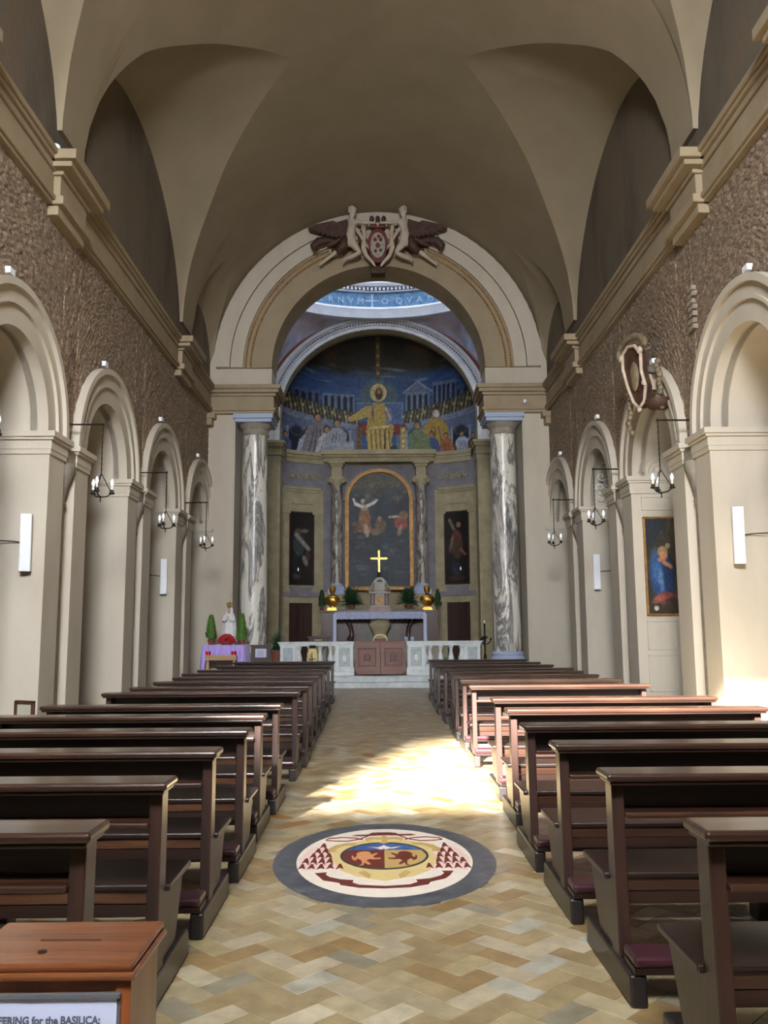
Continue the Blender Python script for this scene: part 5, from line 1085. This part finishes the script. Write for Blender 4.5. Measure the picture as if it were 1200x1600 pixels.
# gilded busts
for s in (-1, 1):
    t = thing('gilded_bust', f'shiny gold reliquary bust on the {"left" if s < 0 else "right"} altar block', 'bust', (CX+s*1.62, 29.45, Z+1.13), 0, 'gold busts on the altar')
    MB().box(-0.16, 0.16, -0.14, 0.14, 0, 0.06).box(-0.13, 0.13, -0.11, 0.11, 0.06, 0.10).lathe([(0.12, 0.10), (0.085, 0.13), (0.085, 0.16), (0.11, 0.18)], (0, 0, 0), 16).build('pedestal', M['gold'], t, smooth=40)
    MB().lathe([(0.10, 0.17), (0.19, 0.21), (0.235, 0.30), (0.25, 0.38), (0.225, 0.45), (0.15, 0.50), (0.075, 0.525), (0.065, 0.56), (0.075, 0.60)], (0, 0, 0), 24, 1.0, 0.62).build('torso', M['gold'], t, smooth=60)
    for x in (-0.08, 0.0, 0.08): MB().tube([(x-0.1, -0.085, 0.455), (x-0.03, -0.135, 0.40), (x+0.03, -0.15, 0.33), (x+0.08, -0.135, 0.26)], [0.008, 0.016, 0.016, 0.008], 8).build('drapery_fold', M['gold'], t)
    h = MB().ball((0, -0.01, 0.77), 0.105, 0.115, 0.125, 16, 12).ball((0, -0.125, 0.755), 0.018, 0.025, 0.03, 8, 6).ball((0, -0.075, 0.675), 0.052, 0.045, 0.06, 12, 8).ball((-0.035, -0.095, 0.775), 0.016, 0.012, 0.01, 6, 4).ball((0.035, -0.095, 0.775), 0.016, 0.012, 0.01, 6, 4).ball((0, -0.1, 0.7), 0.03, 0.015, 0.01, 8, 4).ball((-0.09, 0, 0.75), 0.012, 0.02, 0.03, 6, 4).ball((0.09, 0, 0.75), 0.012, 0.02, 0.03, 6, 4)
    for i, v in enumerate(h.v): h.v[i] = (v[0], v[1], v[2]-0.08)
    h.build('head', M['gold'], t, smooth=60)
    hh = MB()
    for k in range(18): a = k*2.4; hh.ball((0.085*cos(a)*(1-0.03*(k % 3)), 0.02+0.09*sin(a) if sin(a) > -0.6 else 0.03, 0.735+0.04*(k % 3)), 0.038, n=7, m=5)
    hh.build('hair', M['gold'], t, smooth=60)
# plants
def frond_plant(name, label, loc, h, n, mat, spread, pot=None, rz=0, seed=1, group=None, narrow=False):
    t = thing(name, label, 'plant', loc, 0, group); r = random.Random(seed); mb = MB()
    for k in range(n):
        a = r.uniform(0, 2*PI)
        if narrow:   # upright cypress-like bush of small sprays
            f = r.random(); z = h*f; w = spread*(1-f)**0.7*r.uniform(0.5, 1.0)+0.01; p = Vector((w*cos(a), w*sin(a), z)); q = p+Vector((0.04*cos(a), 0.04*sin(a), 0.09+0.05*r.random()))
            sd = Vector((-sin(a), cos(a), 0))*0.016; mb.add([p-sd, p+sd, (p+q)/2+sd*1.2, q, (p+q)/2-sd*1.2], [(0, 1, 2, 3, 4)])
        else:        # arching palm frond with leaflets
            el = r.uniform(0.25, 1.35); L_ = h*r.uniform(0.7, 1.0); pts = []
            for i in range(7): u = i/6; pts.append(Vector((cos(a)*spread*L_*u*cos(el)*1.2, sin(a)*spread*L_*u*cos(el)*1.2*0.7, L_*u*sin(el)-0.35*L_*u*u*cos(el))))
            mb.tube(pts, 0.006, 4)
            for i in range(1, 7):
                for sg in (-1, 1):
                    d = (pts[i]-pts[i-1]).normalized(); sd = Vector((-sin(a), cos(a), 0.1))*sg; e = pts[i]+d*0.08+sd*0.11*(1.1-i/7.5); c = (pts[i]+e)/2
                    mb.add([pts[i], c+d*0.018, e, c-d*0.018], [(0, 1, 2, 3)])
    o = mb.build('foliage', mat, t, fix=False); o['kind'] = 'stuff'
    if pot:
        o.location.z = pot[1]
        MB().lathe([(pot[0]*0.7, 0), (pot[0], pot[1]*0.85), (pot[0]*1.08, pot[1]*0.86), (pot[0]*1.08, pot[1]), (pot[0]*0.9, pot[1])], (0, 0, 0), 16).build('pot', M['terracotta'], t, smooth=40)
    return t
for s in (-1, 1):
    frond_plant('potted_palm', f'dark green bushy palm {"left" if s < 0 else "right"} of the tabernacle', (CX+s*0.98, 29.95, Z+1.2), 0.72, 200, M['leaf_dark'], 0.6, (0.14, 0.14), seed=3+s, group='palms on the altar shelf')
    frond_plant('narrow_plant', f'narrow upright green plant at the outer {"left" if s < 0 else "right"} end of the altar', (CX+s*1.98, 29.5, Z+1.13), 0.5, 320, M['leaf_dark'], 0.12, (0.08, 0.12), seed=8+s, group='narrow plants at the altar ends', narrow=True)

# altarpiece between two columns
t = thing('altarpiece', 'large arched dark oil painting in gilt frame behind the altar', 'painting', (CX, 33.1, 3.3))
ap = Canvas(80, 150, -1.2, 1.2, 0, 4.5, (40, 48, 56)); ap.noise(0.35, (9, 6), 4)
ap.put(np.clip((ap.Z-3.5)/0.5, 0, 1), (92, 84, 66), 0.8); ap.put(np.clip((1.6-ap.Z)/0.8, 0, 1), (40, 48, 58), 0.8)
for k in range(26): r = np.random.RandomState(k+40); ap.ell(r.uniform(-1.1, 1.1), r.uniform(3.3, 4.4), r.uniform(0.1, 0.3), r.uniform(0.08, 0.2), ((128, 112, 82), (96, 92, 84), (112, 74, 66), (70, 66, 60))[k % 4], 0.55, 0, 0.8)
for k in range(26): r = np.random.RandomState(k+90); ap.ell(r.uniform(-1.1, 1.1), r.uniform(0.4, 2.1), r.uniform(0.1, 0.35), r.uniform(0.05, 0.15), ((84, 96, 110), (58, 68, 80), (96, 98, 104))[k % 3], 0.45, 0, 0.8)
sk = (206, 196, 186)
ap.poly([(-0.85, 2.1), (-0.3, 2.05), (-0.35, 2.75), (-0.45, 3.1), (-0.7, 3.1), (-0.78, 2.7)], (132, 90, 58)); ap.ell(-0.6, 2.35, 0.2, 0.3, (150, 100, 60), 0.6, 0, 0.7); ap.ell(-0.5, 2.15, 0.12, 0.3, (186, 160, 140), 0.7, 0.2)
ap.line((-0.65, 3.1), (-0.92, 3.2), 0.08, sk); ap.line((-0.92, 3.2), (-1.0, 3.4), 0.05, sk); ap.line((-0.45, 3.12), (-0.2, 3.25), 0.08, sk); ap.line((-0.2, 3.25), (-0.08, 3.35), 0.05, sk); ap.ell(-0.63, 3.3, 0.09, 0.12, (176, 150, 130)); ap.ell(-0.57, 3.05, 0.14, 0.16, (190, 172, 160), 0.8)
ap.ell(0.05, 2.35, 0.25, 0.32, (112, 88, 66), 0.9); ap.ell(0.02, 2.62, 0.09, 0.11, (150, 116, 92)); ap.ell(-0.15, 2.1, 0.22, 0.16, (140, 110, 76), 0.8)
ap.ell(0.85, 2.45, 0.3, 0.3, (150, 66, 52), 0.9, 0.4); ap.ell(0.95, 2.75, 0.2, 0.2, (120, 90, 70)); ap.line((0.4, 2.68), (0.75, 2.7), 0.06, (176, 150, 130)); ap.ell(0.8, 2.15, 0.1, 0.25, (160, 130, 110), 0.7, -0.3)
for x, z in ((-0.95, 2.4), (-0.75, 2.3), (-0.9, 2.15)): ap.ell(x, z, 0.13, 0.13, (110, 66, 54), 0.8)
ap.noise(0.25, (80, 44), 9)
arc_keep = lambda x, z: z < 3.35 or (x/1.2)**2+((z-3.35)/1.15)**2 < 1.0
ap.surface(lambda x, z: (x, -0.02, z+0.02), 'canvas', M['oil'], t, keep=arc_keep)
MB().box(-1.28, 1.28, 0.0, 0.3, -0.06, 4.1).build('backing', M['dark_void'], t)
fm = MB(); half_ring(fm, lambda u, v, d: (u, d, v), (0, 3.35), (1.17, 1.12), (1.33, 1.27), -0.08, 0.05, 36)
for s in (-1, 1): fm.box(s*1.17, s*1.33, -0.08, 0.05, -0.1, 3.35)
fm.box(-1.33, 1.33, -0.08, 0.05, -0.14, 0.0).build('frame', M['gilt_frame'], t, bevel=0.015)
fm = MB(); half_ring(fm, lambda u, v, d: (u, d, v), (0, 3.35), (1.33, 1.27), (1.40, 1.34), -0.04, 0.3, 36); fm.build('arch_moulding', M['apse_grey'], t, smooth=30)
for s in (-1, 1):
    t = thing('altar_column', f'grey marble scroll-capital column {"left" if s < 0 else "right"} of the arched altarpiece', 'column', (CX+s*1.64, 32.95, 0), 0, 'columns beside the altarpiece')
    MB().box(-0.36, 0.36, -0.3, 0.5, 0, 3.0).build('pedestal', M['apse_stone'], t, bevel=0.01)
    MB().box(-0.33, 0.33, -0.3, 0.3, 3.0, 3.2).box(-0.29, 0.29, -0.27, 0.27, 3.2, 3.28).lathe([(0.28, 3.28), (0.28, 3.33), (0.24, 3.36), (0.23, 3.42)], (0, 0, 0), 24).build('base', M['pale_blue_stone'], t, bevel=0.01)
    MB().lathe([(0.225, 3.42), (0.225, 5.0), (0.2, 7.25)], (0, 0, 0), 28).build('shaft', M['apse_marble'], t, smooth=40)
    c = MB().box(-0.27, 0.27, -0.2, 0.2, 7.46, 7.56).lathe([(0.2, 7.22), (0.24, 7.3), (0.24, 7.46)], (0, 0, 0), 20)
    for q in (-1, 1): c.tube([(q*0.24+q*0.10*u*cos(9*u), -0.2, 7.40+0.10*u*sin(9*u)) for u in [i/14 for i in range(2, 15)]], 0.03, 6).tube([(q*0.25, -0.2, 7.4), (q*0.25, 0.2, 7.4)], 0.1, 14)
    c.build('capital', M['apse_stone'], t, smooth=40)
    MB().box(-0.2, 0.2, -0.15, 0.5, 7.56, 7.95).box(-0.25, 0.25, -0.2, 0.5, 7.95, 8.06).box(-0.32, 0.32, -0.26, 0.5, 8.06, 8.15).build('entablature_block', M['apse_stone'], t, bevel=0.01)
for s in (-1, 1):
    lab = 'dark narrow painting of a pale-robed bearded figure left of the altar' if s < 0 else 'dark narrow painting of a red-robed standing figure right of the altar'
    t = thing('side_painting', lab, 'painting', (0, 0, 0), 0); cxp = CX+s*2.97; t.location = (cxp, apy(cxp), 3.4)
    c = Canvas(40, 90, -0.42, 0.42, 0, 2.75, (30, 26, 24)); c.noise(0.4, (6, 3), 20+s)
    if s < 0:
        c.ell(-0.12, 1.5, 0.24, 0.5, (64, 70, 74), 0.9); c.ell(-0.15, 2.0, 0.14, 0.16, (92, 74, 60)); c.line((-0.22, 1.9), (0.25, 1.35), 0.09, (138, 132, 124)); c.ell(0.1, 2.05, 0.16, 0.09, (130, 120, 110), 0.8); c.ell(0.12, 0.9, 0.1, 0.25, (150, 138, 126), 0.8, 0.3); c.ell(-0.25, 0.8, 0.12, 0.4, (40, 42, 50), 0.8); c.ell(0.22, 1.1, 0.1, 0.2, (100, 60, 44), 0.7); c.ell(-0.2, 0.3, 0.16, 0.12, (96, 82, 70), 0.7)
    else:
        c.ell(0.0, 1.55, 0.24, 0.6, (108, 62, 50), 0.9); c.ell(0.05, 1.35, 0.2, 0.5, (72, 58, 44), 0.8); c.ell(0.08, 2.25, 0.1, 0.12, (130, 98, 78)); c.line((-0.1, 2.1), (-0.25, 2.45), 0.07, (104, 100, 84)); c.ell(-0.2, 1.5, 0.06, 0.4, (134, 108, 92), 0.7, -0.2); c.line((0.15, 1.3), (0.3, 1.1), 0.06, (120, 86, 70)); c.ell(0.0, 0.55, 0.22, 0.3, (52, 54, 70), 0.8); c.ell(0.0, 0.2, 0.35, 0.12, (74, 52, 42), 0.7)
    c.noise(0.2, (46, 22), 30)
    fn = lambda x, z, cxp=cxp: (x, apy(cxp+x)-apy(cxp)-0.06, z)
    c.surface(fn, 'canvas', M['oil'], t)
    fm = MB(); ff = lambda x: apy(cxp+x)-apy(cxp)
    slab(fm, -0.45, 0.45, -0.04, 0.0, -0.05, 0.08, 8, ff); slab(fm, -0.45, 0.45, 2.75, 2.79, -0.05, 0.08, 8, ff); slab(fm, -0.46, -0.42, -0.04, 2.79, -0.05, 0.08, 2, ff); slab(fm, 0.42, 0.46, -0.04, 2.79, -0.05, 0.08, 2, ff); slab(fm, -0.42, 0.42, 0.0, 2.75, -0.03, 0.03, 8, ff)
    fm.build('frame', M['bronze'], t)
    # little lamp in front of the picture
    l = thing('sanctuary_candle', f'tiny pale flame lamp before the dark painting {"left" if s < 0 else "right"} of the altar', 'candle', (cxp+s*0.1, apy(cxp)-0.5, 3.85), 0, 'flame lamps before the side paintings')
    MB().lathe([(0.01, -0.12), (0.035, -0.1), (0.04, 0.0), (0.025, 0.02)], (0, 0, 0), 10).tube([(0, 0, -0.1), (0, 0.2, -0.1), (0, 0.36, -0.07)], 0.01, 6).build('holder', M['iron'], l)
    MB().lathe([(0.018, 0.02), (0.022, 0.08), (0.002, 0.16)], (0, 0, 0), 8).build('flame', M['glass_bulb'], l)
    MB().box(s*0.55-0.28, s*0.55+0.28, 0.1, 0.14, 0.95, 0.99).build('rod', M['iron'], l) if False else None

# side tables / candle stand behind the rail
t = thing('credence_table', 'small reddish wooden table behind the left marble rail', 'table', (CX-1.95, 27.6, 0.33))
MB().box(-0.36, 0.36, -0.22, 0.22, 1.06, 1.12).box(-0.30, 0.30, -0.18, 0.18, 0.9, 1.06).build('top', M['wood_gate_dark'], t, bevel=0.01)
for x in (-0.28, 0.28):
    for y in (-0.16, 0.16): MB().box(x-0.03, x+0.03, y-0.03, y+0.03, 0, 0.92).build('leg', M['wood_gate_dark'], t)
MB().box(-0.12, 0.12, -0.24, -0.18, 0.98, 1.02).build('drawer_pull', M['pine'], t)
t = thing('candle_stand', 'dark iron candle stand with white candle behind the right rail end', 'candle stand', (3.15, 25.75, 0.33))
MB().lathe([(0.18, 0), (0.18, 0.03), (0.04, 0.08), (0.025, 0.3), (0.05, 0.5), (0.025, 0.6), (0.03, 1.0), (0.09, 1.06), (0.1, 1.08), (0.03, 1.1), (0.03, 1.14)], (0, 0, 0), 14).build('stem', M['iron'], t, smooth=50)
for k in range(3):
    a = 2*PI*k/3; MB().tube([(0.05*cos(a), 0.05*sin(a), 0.85), (0.16*cos(a), 0.16*sin(a), 0.92), (0.18*cos(a), 0.18*sin(a), 1.0)], 0.018, 6).ball((0.18*cos(a), 0.18*sin(a), 1.01), 0.035).build('branch', M['iron'], t)
MB().lathe([(0.028, 1.14), (0.028, 1.46), (0.005, 1.48)], (0, 0, 0), 10).build('candle', M['iron'], t); MB().lathe([(0.012, 1.48), (0.016, 1.52), (0.001, 1.58)], (0, 0, 0), 8).build('flame', M['glass_bulb'], t)
frond_plant('potted_fern', 'dark fern in a pot behind the left end of the marble rail', (-3.05, 25.9, 0.33), 0.6, 40, M['leaf_dark'], 0.55, (0.2, 0.72), seed=21)
frond_plant('potted_fern', 'small green fern seen between the right rail balusters', (CX+1.95, 25.5, 0.33), 0.3, 30, M['leaf'], 0.7, (0.12, 0.25), seed=23)

# ------------------------------------------------------------------ left side: draped table with statue, flowers and plants
TX, TY, TZ = -3.9, 22.1, 1.27
tt = thing('side_table', 'plain wooden table hidden under the purple satin cloth', 'table', (TX, TY, 0))
MB().box(-0.5, 0.5, -0.3, 0.3, TZ-0.06, TZ-0.01).build('top', M['pine'], tt)
for x in (-0.44, 0.44):
    for y in (-0.24, 0.24): MB().box(x-0.03, x+0.03, y-0.03, y+0.03, 0, TZ-0.06).build('leg', M['pine'], tt)
cl = thing('satin_cloth', 'shiny purple satin cloth draped in folds over the statue table', 'cloth', (TX, TY, 0))
MB().box(-0.53, 0.53, -0.33, 0.32, TZ-0.01, TZ).build('top', M['satin'], cl)
def hem(u):   # u along the front -1..1
    return 0.86 if abs(u) < 0.72 else 0.86-(abs(u)-0.72)/0.28*0.62
rows = []; n = 190
for i in range(n+1):
    u = -1+2*i/n; x = u*0.535; hz = hem(u) if u < 0 else max(hem(u), 0.62); col = []
    for j in range(9):
        v = j/8; z = TZ-v*(TZ-hz); fold = 0.016+0.062*v
        sag = 0.06*sin(PI*v)*cos(u*PI*1.5)
        col.append((x*(1+0.05*v), -0.345-fold*sin(i*0.46+2.0*sin(i*0.13)+v*u*2.2)-0.045*v, z+sag*0.2))
    rows.append(col)
MB().grid(rows).build('front_drop', M['satin'], cl, smooth=180)
for s in (-1, 1):
    rows = []
    for i in range(31):
        y = -0.335+0.65*i/30; col = []
        for j in range(7):
            v = j/6; fold = 0.012+0.03*v; col.append((s*(0.535+0.05*v+fold*sin(i*0.9)), y, TZ-v*(TZ-0.18)))
        rows.append(col)
    MB().grid(rows).build('side_drop', M['satin'], cl, smooth=180)
stt = thing('madonna_statue', 'white-robed standing crowned woman statue on the purple draped table', 'statue', (TX+0.08, TY, TZ))
MB().lathe([(0.16, 0), (0.16, 0.03), (0.13, 0.05)], (0, 0, 0), 20).build('base', M['robe'], stt)
fold = lambda th, z: 1+0.07*sin(th*9+z*2)*max(0.2, 1-z)+0.03*sin(th*5)
MB().lathe([(0.15, 0.04), (0.165, 0.1), (0.155, 0.3), (0.14, 0.5), (0.13, 0.62), (0.125, 0.7), (0.09, 0.76), (0.04, 0.79), (0.035, 0.82)], (0, 0, 0), 40, 1, 0.8, fold).build('robe', M['robe'], stt, smooth=60)
MB().lathe([(0.20, 0.06), (0.205, 0.2), (0.18, 0.45), (0.15, 0.65), (0.12, 0.76), (0.085, 0.82), (0.085, 0.9), (0.06, 0.95), (0.02, 0.965)], (0, 0.05, 0), 36, 1, 0.6, lambda th, z: 1+0.05*sin(th*11)).build('mantle', M['robe'], stt, smooth=60)
MB().ball((0, -0.045, 0.875), 0.048, 0.055, 0.066, 14, 10).ball((0, -0.1, 0.87), 0.009, 0.012, 0.016, 6, 4).ball((-0.018, -0.092, 0.885), 0.008, 0.006, 0.005, 6, 4).ball((0.018, -0.092, 0.885), 0.008, 0.006, 0.005, 6, 4).ball((0, -0.094, 0.848), 0.014, 0.006, 0.004, 6, 4).lathe([(0.028, 0.78), (0.026, 0.84)], (0, -0.02, 0), 10).build('head', M['skin'], stt, smooth=60)
for s in (-1, 1):
    MB().tube([(s*0.11, -0.02, 0.74), (s*0.13, -0.07, 0.6), (s*0.06, -0.15, 0.6), (s*0.015, -0.17, 0.66)], [.04, .042, .032, .02], 10).build('sleeve', M['robe'], stt, smooth=60)
    hd = MB().ball((s*0.012, -0.175, 0.68), 0.012, 0.014, 0.026, 8, 6)
    for k in range(4): hd.tube([(s*(0.006+0.004*k), -0.185+0.008*k, 0.69), (s*(0.006+0.003*k), -0.187+0.008*k, 0.735-0.004*abs(k-1.5))], 0.0045, 5)
    hd.tube([(s*0.012, -0.185, 0.675), (s*0.014, -0.198, 0.705)], 0.005, 5); hd.build('hand', M['skin'], stt)
c = MB().lathe([(0.05, 0.95), (0.055, 0.97), (0.05, 0.985)], (0, -0.02, 0), 16)
for k in range(8): a = 2*PI*k/8; c.tube([(0.052*cos(a), -0.02+0.052*sin(a), 0.98), (0.07*cos(a), -0.02+0.07*sin(a), 1.03), (0.015*cos(a), -0.02+0.015*sin(a), 1.07)], 0.007, 5)
c.ball((0, -0.02, 1.085), 0.018); c.build('crown', M['gold'], stt)
fl_ = thing('red_flowers', 'round mound of red flowers before the white statue', 'flowers', (TX+0.06, TY-0.24, TZ))
mb = MB(); r = random.Random(5)
for k in range(300):
    a, e = r.uniform(0, 2*PI), r.uniform(0, PI/2); rr = r.uniform(0.75, 1.0); p = (0.23*cos(a)*cos(e)*rr, 0.1*sin(a)*cos(e)*rr, 0.06+0.2*sin(e)*rr)
    mb.ball(p, 0.03, 0.03, 0.026, 6, 4)
o = mb.build('blossoms', M['flower'], fl_); o['kind'] = 'stuff'
MB().lathe([(0.1, 0), (0.16, 0.04), (0.17, 0.07), (0.1, 0.08)], (0, 0, 0), 18, 1, 0.5).build('bowl', M['terracotta'], fl_)
frond_plant('narrow_plant', 'bright green cone-shaped plant left of the white statue', (TX-0.36, TY-0.08, TZ), 0.52, 420, M['leaf'], 0.13, (0.08, 0.14), seed=31, narrow=True, group='cone plants beside the statue')
frond_plant('narrow_plant', 'bright green cone-shaped plant right of the white statue', (TX+0.42, TY-0.08, TZ), 0.56, 460, M['leaf'], 0.14, (0.08, 0.12), seed=33, narrow=True, group='cone plants beside the statue')
vt = thing('votive_rack', 'pale wooden candle rack with red glasses before the purple cloth', 'candle rack', (TX+0.02, TY-0.68, 0))
MB().box(-0.38, 0.38, -0.08, 0.08, 0.90, 1.03).build('shelf_box', M['pine'], vt, bevel=0.006)
MB().box(-0.24, 0.3, -0.1, 0.1, 0.66, 0.70).build('lower_tray', M['tray'], vt)
for s in (-1, 1):
    MB().hexa([(s*0.30-0.02, -0.2, 0), (s*0.30+0.02, -0.2, 0), (s*0.30+0.02, -0.16, 0), (s*0.30-0.02, -0.16, 0), (s*0.32-0.02, -0.03, 0.9), (s*0.32+0.02, -0.03, 0.9), (s*0.32+0.02, 0.01, 0.9), (s*0.32-0.02, 0.01, 0.9)]).build('leg', M['pine'], vt)
    MB().hexa([(s*0.30-0.02, 0.12, 0), (s*0.30+0.02, 0.12, 0), (s*0.30+0.02, 0.16, 0), (s*0.30-0.02, 0.16, 0), (s*0.32-0.02, 0.0, 0.9), (s*0.32+0.02, 0.0, 0.9), (s*0.32+0.02, 0.04, 0.9), (s*0.32-0.02, 0.04, 0.9)]).build('leg', M['pine'], vt)
    for dx in (0.0, 0.07):
        g = thing('votive_glass', f'red votive glass at the {"left" if s < 0 else "right"} end of the pale wooden rack, {"outer" if dx == 0 else "inner"} one', 'candle', (TX+0.02+s*(0.35-dx), TY-0.72, 1.03), 0, 'red votive glasses')
        MB().lathe([(0.024, 0), (0.03, 0.015), (0.032, 0.09), (0.028, 0.09), (0.026, 0.03)], (0, 0, 0), 12).build('glass', M['red_glass'], g, smooth=40)
        MB().lathe([(0.02, 0.02), (0.02, 0.05)], (0, 0, 0), 8).build('wax', M['candle'], g)
cb = thing('wooden_cabinet', 'dark wooden cabinet beside the purple table holding a white notice', 'cabinet', (-2.99, 22.15, 0))
MB().box(-0.24, 0.24, -0.2, 0.2, 0, 1.22).build('body', M['wood_door'], cb, bevel=0.006)
MB().box(-0.265, 0.265, -0.22, 0.22, 1.22, 1.26).build('top', M['wood_door'], cb, bevel=0.006)
MB().box(-0.22, 0.22, -0.215, -0.2, 0.1, 0.88).build('door', M['wood_door'], cb, bevel=0.006); MB().ball((0.17, -0.225, 0.6), 0.016).build('knob', M['gold'], cb)
nt = thing('notice', 'white paper notice fixed to the dark cabinet front', 'notice', (-2.98, 22.15-0.203, 0.95))
MB().box(-0.14, 0.14, -0.004, 0.0, 0.0, 0.215).build('sheet', M['paper'], nt)
for k in range(5): MB().box(-0.09, 0.09-0.03*(k % 2), -0.0055, -0.004, 0.04+0.03*k, 0.048+0.03*k).build('text_line', M['ink'], nt)
